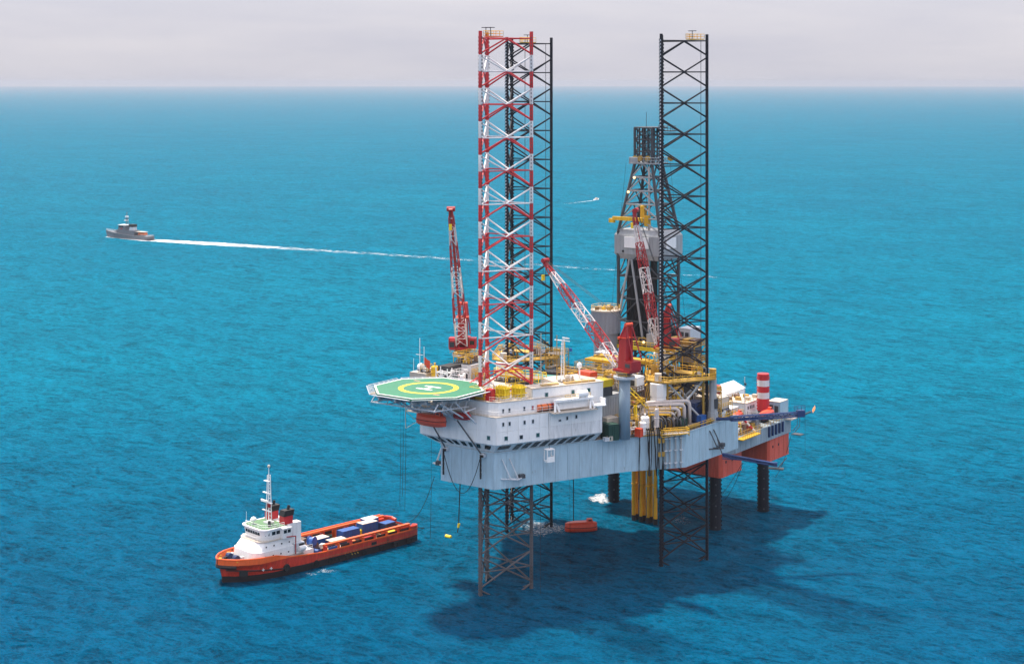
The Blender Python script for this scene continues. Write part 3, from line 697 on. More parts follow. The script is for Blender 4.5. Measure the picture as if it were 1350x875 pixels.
# ================================================================ pedestal cranes
def crane(label, abz, ph, pr, ped_mat, tip, group='pedestal cranes on the drilling rig', nsec=5, pats=('crane_white', 'crane_red'), wide=False):
    """tip: rig coordinates of the boom head. Local frame: boom in the +x direction"""
    base = Vector(abz); T = Vector(tip); d = T - base; rz = math.atan2(d.y, d.x)
    c = thing('pedestal_crane', label, 'crane', abz, group, rz=rz)
    Lh = math.hypot(d.x, d.y); zt = T.z - base.z
    m = MB(); m.tube((0, 0, 0), (0, 0, ph), pr, 24); o = m.build('pedestal', ped_mat, c, False)
    o.data.polygons.foreach_set('use_smooth', [len(f.vertices) == 4 for f in o.data.polygons])
    MB().lathe((0, 0, ph - .8), [(pr, 0), (pr * 1.9, .5), (pr * 1.9, 1.0)], 20).build('pedestal_flange', 'pale_grey', c)
    rl_ = MB(); rl_.rail([(pr * 2.3 * math.cos(i * math.pi / 5), pr * 2.3 * math.sin(i * math.pi / 5), ph + .2) for i in range(10)], 1.0, 2, .04, True)
    rl_.build('access_railing', 'yellow', c)
    MB().lathe((0, 0, ph + .2), [(pr * 1.1, 0), (pr * 1.1, .5), (pr * 1.5, .5), (pr * 1.5, 1.0)], 20).build('slew_ring', 'dark_grey', c)
    z = ph + 1.2
    MB().box((-.5, 0, z + .25), (5.2, 3.0, .5)).build('turntable', 'crane_red', c)
    mh = MB(); mh.box((-2.4, 0, z + 1.5), (2.4, 2.9, 2.0)); hs = mh.build('machinery_house', 'crane_red', c)
    for s_ in (-1, 1): MB().box((-2.4, s_ * 1.48, z + 1.6), (1.4, .06, .8)).build('louvre', 'dark_grey', hs)
    if wide:
        for s_ in (-1, 1):
            w_ = MB().box((-.2, s_ * 2.3, z + 1.4), (2.6, 1.7, 2.3)).build('winch_house', 'crane_red', c)
            MB().box((1.13, s_ * 2.3, z + 1.6), (.06, 1.0, .9)).build('pane', 'glass', w_)
    cb = MB(); cb.prism([(.6, -2.9), (2.4, -2.9), (2.4, -1.5), (.6, -1.5)], z + .1, z + 2.3, [(.6, -2.8), (2.0, -2.8), (2.0, -1.6), (.6, -1.6)])
    cb = cb.build('operator_cab', 'crane_red', c)
    MB().box((2.25, -2.2, z + 1.3), (.1, 1.1, 1.2), ry=R(-10)).build('pane', 'glass', cb)
    # king-post tower: two tall plates joined at the head
    for s_ in (-1, 1):
        m = MB(); y = s_ * .85
        m.loft([[(-1.6, y - .22, z + .5), (1.0, y - .22, z + .5), (1.0, y + .22, z + .5), (-1.6, y + .22, z + .5)],
                [(-1.5, y - .22, z + 7.2), (.6, y - .22, z + 7.2), (.6, y + .22, z + 7.2), (-1.5, y + .22, z + 7.2)],
                [(-1.7, y * .7 - .2, z + 10.4), (-.9, y * .7 - .2, z + 10.4), (-.9, y * .7 + .2, z + 10.4), (-1.7, y * .7 + .2, z + 10.4)]])
        m.build('king_post_plate', 'crane_red', c)
        rod('back_stay', (-4.0, s_ * 1.3, z + 2.9), (-1.5, s_ * .9, z + 9.8), .16, 'crane_red', c)
        rod('head_brace', (.5, s_ * 1.1, z + 7.0), (-1.2, s_ * .8, z + 10.2), .2, 'crane_red', c)
    blk('king_post_panel', (-.5, 0, z + 4.0), (1.2, 1.2, 6.4), 'crane_red', c)
    m = MB(); m.tube((-1.3, -1.0, z + 10.3), (-1.3, 1.0, z + 10.3), .42, 12); m.build('head_sheave', 'orange_red', c)
    m = MB(); m.tube((.35, -1.5, z + 7.3), (.35, 1.5, z + 7.3), .3, 10); m.box((-.4, 0, z + 7.45), (2.6, 2.7, .16)); m.build('head_platform', 'orange_red', c)
    # boom: four chords laced on every face, in coloured lengths
    foot = Vector((1.6, 0, z + 1.0)); head = Vector((Lh, 0, zt)); ax = (head - foot); BL = ax.length; ax.normalize()
    side = Vector((0, 1, 0)); upv = ax.cross(side) * -1
    if upv.z < 0: upv = -upv
    def prof(s_):   # half width, half depth along the boom
        f = s_ / BL
        wy = 1.25 - .75 * max(0, (f - .25) / .75)
        dz = .95 * min(1, .25 + f / .22 * .75) if f < .22 else .95 - .6 * max(0, (f - .7) / .3)
        return wy, dz
    def bp_(s_, i):
        wy, dz = prof(s_); sy = (-1, 1, 1, -1)[i]; su = (-1, -1, 1, 1)[i]
        return foot + ax * s_ + side * (sy * wy) + upv * (su * dz)
    nbay = nsec * 3; 
    for k in range(nbay):
        s0, s1 = BL * k / nbay, BL * (k + 1) / nbay; mt = pats[(k // 3) % 2]
        if k == nbay - 1: mt = 'crane_red'
        for i in range(4):
            rod('boom_chord', bp_(s0, i), bp_(s1, i), .13, mt, c)
            j = (i + 1) % 4
            e0, e1 = (i, j) if k % 2 else (j, i)
            rod('boom_lacing', bp_(s0, e0), bp_(s1, e1), .075, mt, c, 5)
            rod('boom_lacing', bp_(s1, i), bp_(s1, j), .07, mt, c, 5)
    hd_ = MB(); hq = head + ax * .5
    hd_.loft([[bp_(BL, i) for i in range(4)], [head + ax * 2.0 + side * s_ * .42 + upv * (u_ * .5 + .3) for s_, u_ in ((-1, -1), (1, -1), (1, 1), (-1, 1))]])
    hd_.tube(head + ax * 1.6 - side * .9 + upv * .6, head + ax * 1.6 + side * .9 + upv * .6, .55, 12)
    hd_.build('boom_head', 'crane_red', c)
    hk = head + ax * 1.6 + Vector((.4, 0, 0)); dz = 3.0
    rod('hoist_wire', hk, hk - Vector((0, 0, dz)), .05, 'black', c, 4)
    MB().box(hk - Vector((0, 0, dz + .6)), (.6, .6, 1.3)).build('hook_block', 'bright_yellow', c)
    for s_ in (-.45, .45):
        rod('luffing_rope', Vector((-1.3, s_, z + 10.5)), head + ax * 1.2 + side * s_ * .6 + upv * .8, .055, 'black', c, 4)
    ck = MB(); ck.box((foot + ax * BL * .5 + upv * .2), (BL * .96, .55, .1), 0, 0, -math.asin(ax.z)); ck.build('boom_catwalk', 'crane_red', c)
    return c
crane('red crane on a tall grey column with its boom lowered towards the banded leg', (21.0, 17.6, HZ1), 13.6, 1.28, 'pedestal_blue', (-3.5, 23.5, 67.2))
crane('red and white crane with steep boom standing beyond the helideck', (-20.4, 13.2, HZ1), 15.0, 1.3, 'pale_grey', (-9.8, -4.6, 80.5), wide=True)
crane('red and white crane with upright boom partly hidden behind the black leg near the derrick', (11.8, 50.0, HZ1), 13.2, 1.3, 'pale_grey', (5.0, 48.0, 77.5))

# ================================================================ cantilever, drill floor and derrick
DC = Vector((-.3, 63.0))
dk = thing('drilling_derrick', 'dark steel drilling derrick with grey windwall box above the drill floor', 'derrick', (DC.x, DC.y, 33))
for s_ in (-1, 1):
    m = MB(); x = DC.x + s_ * 7.2
    m.box((x, 50, 34.3), (1.6, 44, .3)); m.box((x, 50, 36.6), (.35, 44, 4.4)); m.box((x, 50, 38.9), (1.6, 44, .3)); m.build('cantilever_beam', 'grey', dk)
    for k in range(12): blk('beam_stiffener', (x, 29.5 + k * 3.7, 36.6), (1.3, .12, 4.3), 'grey', dk)
    for y in (57.5, 63, 68.5):
        rod('substructure_post', (x, y, 39), (x, y, 44.2), .4, 'dark_grey', dk, 8)
        rod('substructure_brace', (x, y, 39), (x - s_ * 7.2, y, 44.2), .22, 'dark_grey', dk)
    for y in (57.5, 63): rod('substructure_brace', (x, y, 39.2), (x, y + 5.5, 44.0), .24, 'dark_grey', dk)
blk('drill_floor', (DC.x, DC.y, 44.6), (17.5, 14.5, .8), 'dark_grey', dk)
m = MB(); m.rail([(DC.x - 8.6, DC.y - 7.1, 45), (DC.x + 8.6, DC.y - 7.1, 45), (DC.x + 8.6, DC.y + 7.1, 45)], 1.2, 1.2, .07); m.box((DC.x, DC.y - 7.35, 44.6), (17.6, .2, .95)); m.box((DC.x + 8.85, DC.y, 44.6), (.2, 14.6, .95))
m.build('floor_railing', 'bright_yellow', dk)
lo, hi = 45.0, 67.2
def corners(w, d, z): return [Vector((DC.x + sx * w, DC.y + sy * d, z)) for sx, sy in ((-1, -1), (1, -1), (1, 1), (-1, 1))]
def panel(p0, p1, q0, q1, n_, r, mat, sty='k'):
    for k in range(n_):
        a, b_ = p0.lerp(q0, k / n_), p0.lerp(q0, (k + 1) / n_); c, d = p1.lerp(q1, k / n_), p1.lerp(q1, (k + 1) / n_)
        rod('girt', b_, d, r * .8, mat, dk)
        if sty == 'x': rod('diagonal', a, d, r * .7, mat, dk); rod('diagonal', c, b_, r * .7, mat, dk)
        else:
            mid = b_.lerp(d, .5); rod('diagonal', a, mid, r * .7, mat, dk); rod('diagonal', c, mid, r * .7, mat, dk)
c0, c1 = corners(6, 4.5, lo), corners(6, 4.5, hi); c2, c3 = corners(6, 4.5, 72.8), corners(2.5, 2.4, 89.6); c4 = corners(2.5, 2.4, 98.6)
for i in range(4):
    j = (i + 1) % 4
    rod('derrick_leg', c0[i], c2[i], .42, 'dark_grey', dk, 8); rod('derrick_leg', c2[i], c3[i], .4, 'dark_grey', dk, 8); rod('derrick_leg', c3[i], c4[i], .34, 'dark_grey', dk, 8)
    panel(c0[i], c0[j], c1[i], c1[j], 4, .28, 'dark_grey')
    panel(c2[i], c2[j], c3[i], c3[j], 5, .28, 'grey' if i == 0 else 'dark_grey')
    panel(c3[i], c3[j], c4[i], c4[j], 3, .19, 'dark_grey', 'x')
    for k in range(1, 4): rod('crown_post', c3[i].lerp(c3[j], k / 4), c4[i].lerp(c4[j], k / 4), .16, 'dark_grey', dk)
# inclined raker pipes in front
for (x0, x1) in ((-6.6, -2.6), (1.8, -2.0)):
    rod('raker_pipe', (DC.x + x0, DC.y - 5.4, 45.4), (DC.x + x1, DC.y - 4.8, 66.0), .3, 'grey', dk, 8)
# racked drill pipe stands
for gx in (-4.6, -2.6, -.6, 2.2):
    for k in range(9):
        x = DC.x + gx + (k % 3) * .5; y = DC.y - 2.6 + (k // 3) * .6
        rod('drill_pipe_stand', (x, y, 45), (x + .15, y, 70), .2, 'rust_steel' if k % 4 == 3 else 'black', dk)
# windwall box round the racking board, with bevelled top and foot
wx, wy = 6.9, 4.9
ob = [(DC.x - wx, DC.y - wy), (DC.x + wx, DC.y - wy), (DC.x + wx, DC.y + wy), (DC.x - wx, DC.y + wy)]
sm = lambda f: [(DC.x + (x - DC.x) * f, DC.y + (y - DC.y) * f) for x, y in ob]
m = MB(); m.prism(sm(.86), 65.9, 67.2, ob); m.prism(ob, 67.2, 71.9); m.prism(ob, 71.9, 73.2, sm(.88))
ww = m.build('windwall', 'grey', dk)
for k in range(5):
    blk('windwall_panel', (DC.x - wx + 1.4 + k * 2.76, DC.y - wy - .04, 69.55), (2.68, .1, 4.6), 'grey', dk)
for k in range(4): blk('windwall_panel', (DC.x + wx + .04, DC.y - wy + 1.25 + k * 2.45, 69.55), (.1, 2.37, 4.6), 'grey', dk)
blk('name_board', (DC.x - .3, DC.y - wy - .3, 70.2), (7.0, .3, 2.7), 'white', dk)
blk('name_board', (DC.x + wx + .3, DC.y - 1.2, 70.2), (.3, 4.6, 2.6), 'white', dk)
for x in (-4.3, 1.4): blk('bracket', (DC.x + x, DC.y - wy - .15, 67.9), (.5, .3, .5), 'black', dk)
# yellow hoist and top drive above the box
m = MB(); m.box((DC.x - 2.6, DC.y - 5.6, 76.0), (8.6, .7, .9)); m.box((DC.x - 7.2, DC.y - 5.6, 75.4), (1.4, .9, 1.0)); m.build('racking_arm', 'yellow', dk)
m = MB(); m.box((DC.x + .6, DC.y - 3.4, 76.8), (1.1, 1.2, 3.6)); m.lathe((DC.x + .6, DC.y - 3.4, 78.2), [(.4, 0), (.8, .5), (.8, 1.0), (.3, 1.5)], 10); m.box((DC.x + 2.0, DC.y - 3.8, 75.6), (1.2, 1.2, 2.6)); m.build('top_drive', 'yellow', dk)
for s_ in (-.5, .5): rod('travelling_line', (DC.x + s_, DC.y, 73), (DC.x + s_, DC.y, 97.5), .07, 'black', dk, 4)
rod('guide_rail', (DC.x + .9, DC.y - 1.2, 73), (DC.x + .6, DC.y - 1.2, 97), .16, 'dark_grey', dk)
rod('standpipe', (DC.x + 2.2, DC.y - 3.6, 46), (DC.x + 1.8, DC.y - 2.6, 89), .26, 'pipe_pale', dk, 8)
# water table platform at the crown and monkey walkway
m = MB(); m.box((DC.x, DC.y, 89.7), (7.6, 6.4, .3)); m.build('crown_platform', 'grey', dk)
m = MB(); m.rail([(DC.x - 3.7, DC.y - 3.1, 89.85), (DC.x + 3.7, DC.y - 3.1, 89.85), (DC.x + 3.7, DC.y + 3.1, 89.85), (DC.x - 3.7, DC.y + 3.1, 89.85)], 1.3, 1.1, .07, True)
m.box((DC.x - 2.4, DC.y - 3.15, 90.5), (2.4, .1, 1.2)); m.build('crown_railing', 'grey', dk)
for x, y in ((-2.4, -2.4), (-.6, -2.8), (1.4, -2.6), (4.6, 3.2)):
    m = MB(); m.tube((DC.x + x, DC.y + y - .35, 90.9), (DC.x + x, DC.y + y + .35, 90.9), .7, 14); m.build('crown_sheave', 'gold', dk)
m = MB(); m.box((DC.x + .5, DC.y + .3, 98.6), (6.6, 5.2, .3)); m.box((DC.x + 4.6, DC.y + 1.2, 97.8), (4.0, 2.6, .25)); m.rail([(DC.x + 3, DC.y - .2, 97.9), (DC.x + 6.5, DC.y - .2, 97.9), (DC.x + 6.5, DC.y + 2.4, 97.9)], 1.2, .8, .06)
m.build('crown_beams', 'dark_grey', dk)
rod('aerial', (DC.x - .6, DC.y, 98.7), (DC.x - .6, DC.y, 102.4), .07, 'dark_grey', dk, 4)
for x, y, z in ((-1.6, -4.1, 86.2), (-3.1, -4.5, 82.6), (-4.2, -4.7, 45.9), (3.0, -7.2, 46.2)):
    MB().lathe((DC.x + x, DC.y + y, z), [(.1, -.3), (.32, -.12), (.32, .12), (.1, .3)], 8).build('floodlight', 'lamp', dk)
for p0, p1 in (((-6.6, -5.2, 73), (-4.3, -3.6, 89.8)), ((6.4, 5.0, 73), (4.3, 3.4, 89.8))):
    rod('guy_wire', (DC.x + p0[0] * 1.2, DC.y + p0[1] * 1.2, 45), (DC.x + p1[0], DC.y + p1[1], p1[2]), .035, 'black', dk, 4)
# doghouse and drawworks on the floor
for c, d, mt in (((5.6, -4.6, 46.6), (4.6, 3.6, 3.2), 'grey'), ((3.2, 2.0, 47.0), (5.0, 5.0, 4.0), 'dark_grey'), ((-5.4, 3.4, 46.3), (4.4, 4.6, 2.6), 'dark_grey'), ((.2, -5.6, 46.0), (1.4, 1.4, 2.0), 'rust_steel')):
    blk('floor_machine', (DC.x + c[0], DC.y + c[1], c[2]), d, mt, dk)

# yellow conductor pipes under the derrick
for i, (a_, b_) in enumerate([((33.3 + .85 * k - .588 * (62.5 + 1.3 * (k % 2))) / .809, 62.5 + 1.3 * (k % 2)) for k in range(7)]):
    q = thing('conductor_pipe', ('first', 'second', 'third', 'fourth', 'fifth', 'sixth', 'last')[i] + ' yellow conductor pipe from the left in the cluster below the derrick', 'pipe', (a_, b_, -6), 'conductor pipes under the derrick')
    m = MB(); m.tube((a_, b_, -6), (a_, b_, 34), .40 if i % 3 else .5, 12); m.build('pipe_body', 'riser_yellow', q)
    for z in (9.0, 18.0): MB().lathe((a_, b_, z), [(.42, 0), (.6, .05), (.6, .35), (.42, .4)], 12).build('collar', 'riser_yellow', q)
    MB().tube((a_, b_, -.6), (a_, b_, 1.4), .54, 12).build('splash_band', 'black', q)

# ================================================================ deck equipment
def zfloor(a, b): return HZ1
def deck_box(name, label, cat, a, b, z, d, mat, rz=0.0, group=None, roof=None, ribs=0, door=None):
    """a box-like unit: body, lid or roof lip, corrugation ribs, corner posts"""
    t = thing(name, label, cat, (a, b, z), group, rz=rz)
    x, y, h = d
    MB().box((0, 0, h / 2), (x, y, h)).build('body', mat, t)
    MB().box((0, 0, h + .06), (x + .16, y + .16, .12)).build('roof_panel', roof or mat, t)
    for sx in (-1, 1):
        for sy in (-1, 1): blk('corner_post', (sx * x / 2, sy * y / 2, h / 2), (.18, .18, h - .04), mat, t)
    if ribs:
        k = max(2, int(x / .6))
        m = MB()
        for i in range(k): m.box((-x / 2 + x * (i + .5) / k, -y / 2 - .05, h / 2), (x / k * .5, .1, h * .86))
        k2 = max(2, int(y / .6))
        for i in range(k2): m.box((x / 2 + .05, -y / 2 + y * (i + .5) / k2, h / 2), (.1, y / k2 * .5, h * .86))
        m.build('corrugation', mat, t)
    if door:
        blk('door', (-x * .2, -y / 2 - .06, h * .42), (.9, .1, h * .8), door, t); blk('louvre', (x * .22, -y / 2 - .06, h * .6), (x * .3, .1, h * .4), 'dark_grey', t)
    return t
def tank(name, label, a, b, z, r, h, mat, group=None, lid=None, horiz=None):
    t = thing(name, label, 'tank', (a, b, z), group, rz=horiz or 0.0)
    if horiz is None:
        MB().lathe((0, 0, 0), [(r, 0), (r, h * .92), (r * .8, h * .985), (r * .2, h)], 18).build('shell', mat, t, False)
        for f in (.25, .6): MB().lathe((0, 0, h * f), [(r, 0), (r + .07, .03), (r + .07, .2), (r, .23)], 18).build('band', mat, t)
        MB().lathe((0, 0, h), [(r * .2, 0), (r * .2, .4), (r * .3, .45), (r * .3, .6)], 10).build('vent', lid or mat, t)
    else:
        MB().tube((-h / 2, 0, r + .3), (h / 2, 0, r + .3), r, 16).build('shell', mat, t)
        for f in (-.3, .3): MB().box((h * f, 0, .25), (.4, r * 1.6, .5)).build('saddle', 'dark_grey', t)
        for f in (-.25, .25): MB().tube((h * f - .07, 0, r + .3), (h * f + .07, 0, r + .3), r + .05, 16).build('band', lid or mat, t)
    return t
def pipes(name, label, cat, anchor, runs, mat, r, flange=True, group=None):
    t = thing(name, label, cat, anchor, group)
    for run in runs:
        pts = [Vector(run[0])]
        for i in range(1, len(run) - 1):      # round the bends
            p, c, q = Vector(run[i - 1]), Vector(run[i]), Vector(run[i + 1]); e = min((c - p).length, (q - c).length) * .45
            e = min(e, 1.2); a_, b_ = c + (p - c).normalized() * e, c + (q - c).normalized() * e
            pts += [a_.lerp(c, k / 4).lerp(c.lerp(b_, k / 4), k / 4) for k in range(5)]
        pts.append(Vector(run[-1]))
        o = MB().path(pts, r, 8).build('pipe', mat, t, True)
        if flange:
            for e0, e1 in ((run[0], run[1]), (run[-1], run[-2])):
                d = (Vector(e1) - Vector(e0)).normalized(); MB().tube(Vector(e0), Vector(e0) + d * .25, r * 1.5, 8).build('flange', mat, o)
    return t
def scaffold(name, label, cat, a, b, z, d, mat, k=2, decks=True, r=.07, rz=0.0, group=None):
    """open tower of posts, ledgers and braces with plated landings and handrails"""
    t = thing(name, label, cat, (a, b, z), group, rz=rz); x, y, h = d[0] / 2, d[1] / 2, d[2]
    cs = [(-x, -y), (x, -y), (x, y), (-x, y)]
    for cx, cy in cs: rod('post', (cx, cy, 0), (cx, cy, h + 1.0), r * 1.4, mat, t)
    for j in range(1, k + 1):
        zz = h * j / k
        for i in range(4):
            p, q = cs[i], cs[(i + 1) % 4]
            rod('ledger', (*p, zz), (*q, zz), r, mat, t); rod('brace', (*p, zz - h / k), (*q, zz), r * .9, mat, t)
        if decks:
            MB().box((0, 0, zz + .05), (d[0] - .1, d[1] - .1, .08)).build('landing', 'deck_steel', t)
            MB().rail([(cx, cy, zz + .1) for cx, cy in cs], 1.0, 1.2, r * .7, True).build('handrail', mat, t)
    return t
def stair(name, label, p, q, w, mat):
    P, Q = Vector(p), Vector(q); t = thing(name, label, 'stair', p); d = (Q - P); hd2 = Vector((d.x, d.y, 0)).normalized(); sd = Vector((-hd2.y, hd2.x, 0)) * w / 2
    for s_ in (-1, 1):
        MB().tube(P + sd * s_, Q + sd * s_, .12, 4).build('stringer', mat, t)
        up = Vector((0, 0, 1.0)); m = MB(); m.tube(P + sd * s_ + up, Q + sd * s_ + up, .06, 4)
        for k in range(5): c = P.lerp(Q, k / 4) + sd * s_; m.tube(c, c + up, .05, 4)
        m.build('handrail', mat, t)
    k = max(4, int(d.length / .45))
    for i in range(k): c = P.lerp(Q, (i + .5) / k); blk('tread', c, (.26, w, .05), mat, t, math.atan2(hd2.y, hd2.x))
    return t

# --- behind the helideck, port side of the banded leg
deck_box('deckhouse', 'pale pink-white deckhouse below the crane beyond the helideck', 'deckhouse', -13.4, 7.4, 39.75, (4.6, 6.4, 6.6), 'white_worn', door='grey')
m_ = deck_box('air_conditioning_unit', 'dark louvred air conditioning unit on a white frame behind the helideck', 'machine', -15.4, 2.0, 42.75, (3.0, 4.4, 3.6), 'dark_grey', roof='black', door='white')
scaffold('unit_support_frame', 'white frame with steps under the dark air conditioning unit', 'frame', -15.4, 1.6, 39.8, (4.2, 6.2, 2.8), 'white', 1)
scaffold('unit_access_frame', 'white guard frame standing in front of the dark unit behind the helideck', 'frame', -14.2, -1.6, 42.7, (3.2, 1.6, 2.8), 'white', 2, False, .1)
tank('fuel_tank', 'upright yellow helicopter fuel tank behind the helideck', -17.6, -.6, 42.6, .8, 3.9, 'yellow')
deck_box('control_cabin', 'low cream cabin at the left of the gear behind the helideck', 'cabin', -21.2, -.4, 40.0, (4.4, 3.6, 4.6), 'cream', door='grey')
t = thing('satellite_dome', 'small white satellite dome on the cream cabin behind the helideck', 'antenna', (-21.6, -.6, 44.75))
MB().lathe((-21.6, -.6, 44.75), [(.3, 0), (.3, .4), (.8, .6), (.9, 1.1), (.7, 1.6), (.2, 1.85)], 14).build('dome', 'white', t, True); MB().lathe((-21.6, -.6, 44.77), [(.95, .3), (.95, .42)], 14).build('rim', 'navy', t)
scaffold('cabin_platform', 'cream railed platform carrying the cabin behind the helideck', 'platform', -20.8, -.2, 32.0, (6.8, 5.4, 7.8), 'cream', 2)
fg = thing('flag_pole', 'white pole with a red flag behind the helideck', 'flag pole', (-19.9, -1.6, 42.5))
rod('pole', (-19.9, -1.6, 42.5), (-19.9, -1.6, 50.6), .06, 'white', fg)
m = MB(); rows = []
for i in range(7): rows.append([(-19.9 + .06 + i * .26, -1.6 + .14 * math.sin(i * 1.3), 48.3 - i * .12), (-19.9 + .06 + i * .26, -1.6 + .14 * math.sin(i * 1.3 + .5), 46.6 - i * .16)])
for k in range(6):
    m.add([rows[k][0], rows[k + 1][0], rows[k + 1][1], rows[k][1]], [(0, 1, 2, 3)])
m.build('flag', 'orange_red', fg)
at_ = thing('antenna_mast', 'thin white antenna mast with crossbar left of the red flag', 'antenna', (-20.8, -2.0, 42.5))
rod('pole', (-20.8, -2, 42.5), (-20.8, -2, 52.5), .07, 'white', at_); rod('crossbar', (-21.9, -2, 48.8), (-19.9, -2, 48.8), .05, 'white', at_); rod('whip', (-22.6, -2, 42.5), (-22.6, -2, 47.8), .045, 'white', at_)
deck_box('winch_skid', 'golden winch skid at the foot of the crane beyond the helideck', 'winch', -13.4, 9.6, 46.5, (3.0, 2.2, 1.0), 'gold')
stair('cabin_stair', 'pale stair climbing from the cream cabin to the dark unit', (-20.6, -4.2, 40.0), (-17.6, -3.0, 42.7), .9, 'cream')

# --- between the helideck and the bridge house
deck_box('fire_locker', 'small bright red locker beside the helideck access', 'locker', 4.4, -9.2, 42.65, (1.3, 1.2, 2.3), 'leg_red')
def cylinder_rack(label, a, b):
    t = thing('gas_cylinder_rack', label, 'rack', (a, b, 42.65), 'yellow gas cylinder racks')
    for i in range(5):
        for j in range(3):
            MB().lathe((a - 1.1 + i * .55, b - .6 + j * .58, 42.85), [(.24, 0), (.24, 2.1), (.1, 2.45), (.1, 2.65)], 8).build('cylinder', 'bright_yellow', t)
    blk('base_plate', (a, b, 42.76), (3.2, 2.2, .2), 'white', t)
    for z in (43.7, 44.9):
        for y in (-1.0, 1.0): rod('frame_bar', (a - 1.5, b + y, z), (a + 1.5, b + y, z), .09, 'bright_yellow', t)
        for x in (-1.5, 1.5): rod('frame_bar', (a + x, b - 1.0, z), (a + x, b + 1.0, z), .09, 'bright_yellow', t)
    for x in (-1.5, -.75, 0, .75, 1.5): rod('upright', (a + x, b - 1.05, 42.7), (a + x, b - 1.05, 45.5), .1, 'bright_yellow', t)
    return t
cylinder_rack('yellow gas cylinder rack nearest the helideck on the white roof', 5.3, -6.2)
cylinder_rack('yellow gas cylinder rack next to the bridge house wall', 7.4, -3.3)
deck_box('tool_box', 'yellow tool box on the deck between helideck edge and red locker', 'box', 1.9, -9.0, 42.65, (2.4, 1.3, .9), 'yellow')
deck_box('foam_skid', 'orange foam skid beside the helideck edge', 'skid', -.6, -8.5, 42.65, (1.8, 1.1, 1.0), 'orange_red')
pipes('fire_main', 'yellow and cream fire pipes on the roof behind the helideck', 'pipe', (0, -8, 43), [[(-3, -7.6, 42.7), (-3, -7.6, 43.4), (3.2, -7.6, 43.4), (3.2, -4.6, 43.4), (3.2, -4.6, 42.7)], [(-4, -8.3, 42.7), (-4, -8.3, 43.9), (6.1, -8.6, 43.9), (6.1, -8.6, 42.7)]], 'yellow', .12)
deck_box('valve_cabinet', 'white valve cabinet on the roof at the foot of the banded leg', 'cabinet', 2.2, -6.2, 42.65, (1.2, 1.0, 1.8), 'white')
scaffold('leg_well_frame', 'yellow walkway frame around the foot of the banded leg', 'walkway', 0.6, 9.0, 42.65, (9.0, 3.0, 2.0), 'bright_yellow', 1)
pipes('leg_guide', 'red pipe guard at the foot of the banded leg', 'pipe', (-4, -3, 42.65), [[(-4.2, -5.4, 42.7), (-4.2, -5.4, 44.6), (-7.4, 2.2, 44.6), (-7.4, 2.2, 42.7)], [(4.2, -5.2, 42.7), (4.2, -5.2, 44.2), (7.3, .9, 44.2)]], 'leg_red', .22)

# --- on the bridge roof
ms = thing('radio_mast', 'tall white lattice radio mast with crossbar on the bridge roof', 'mast', (8.9, 11.6, 44.72))
for dx, dy in ((-.4, -.3), (.4, -.3), (0, .45)): rod('mast_leg', (8.9 + dx, 11.6 + dy, 44.72), (8.9 + dx * .5, 11.6 + dy * .5, 53.2), .12, 'white', ms)
for k in range(8):
    z = 45.2 + k; rod('mast_rung', (8.5, 11.3, z), (9.3, 11.3, z), .06, 'white', ms); rod('mast_brace', (8.5, 11.3, z), (9.1, 11.9, z + .9), .06, 'cream', ms)
rod('crossbar', (6.6, 11.6, 53.0), (10.6, 11.6, 53.0), .1, 'white', ms); blk('radar_bar', (9.6, 11.5, 53.6), (1.8, .2, .3), 'white', ms); blk('lantern', (10.9, 11.5, 51.2), (.5, .4, .7), 'blue', ms)
rod('ladder_rail', (9.6, 11.2, 44.72), (9.4, 11.4, 52.8), .08, 'yellow', ms)
t = thing('satellite_dome', 'white ball-shaped dome on a post at the after end of the bridge roof', 'antenna', (12.1, 13.2, 44.72))
rod('post', (12.1, 13.2, 44.72), (12.1, 13.2, 47.0), .2, 'white', t); MB().lathe((12.1, 13.2, 46.9), [(.15, 0), (.5, .3), (.6, .75), (.5, 1.15), (.15, 1.4)], 12).build('dome', 'white', t, True)
t = thing('vent_mast', 'thin cream pole on the bridge roof beside the banded leg', 'pole', (9.3, 2.4, 44.72)); rod('pole', (9.3, 2.4, 44.72), (9.3, 2.4, 55.8), .1, 'cream', t); MB().box((9.3, 2.4, 44.85), (.8, .8, .25)).build('base_plate', 'white', t)
t = thing('vent_mast', 'thin golden pole on the bridge roof near the radio mast', 'pole', (9.9, 7.6, 44.72)); rod('pole', (9.9, 7.6, 44.72), (9.9, 7.6, 54.8), .1, 'gold', t); MB().box((9.9, 7.6, 44.85), (.8, .8, .25)).build('base_plate', 'white', t)

# --- main deck between the bridge house and the cantilever
deck_box('cargo_container', 'teal green cargo container behind the bridge roof', 'container', 1.5, 16.5, 41.0, (6, 2.5, 2.6), 'teal', R(10), ribs=1, group='cargo containers on the drilling rig')
deck_box('storage_house', 'grey-brown storage house under the teal container', 'deckhouse', 2.0, 19.5, HZ1, (12, 9, 9.0), 'rust_steel', ribs=1)
deck_box('cargo_container', 'navy blue cargo container beside the white radio mast', 'container', 5.6, 20.0, 41.0, (3.4, 2.5, 2.5), 'navy', R(10), ribs=1, group='cargo containers on the drilling rig')
deck_box('cargo_container', 'long navy container behind the white ball dome', 'container', 9.0, 21.2, 40.6, (4.4, 2.4, 2.3), 'blue', R(8), ribs=1, group='cargo containers on the drilling rig')
deck_box('machinery_house', 'grey machinery house with corrugated side behind the tall crane column', 'deckhouse', 12.2, 21.4, HZ1, (8.2, 10.0, 8.6), 'grey', R(-4), ribs=1, door='dark_grey')
deck_box('tote_basket', 'orange-red open tote basket on the grey machinery house', 'basket', 11.2, 17.8, 44.0, (3.6, 2.2, 1.5), 'orange_red', R(-12))
deck_box('tote_rack', 'steel rack under the orange tote basket', 'rack', 11.2, 17.8, 40.65, (3.8, 2.4, 3.3), 'dark_grey', R(-12))
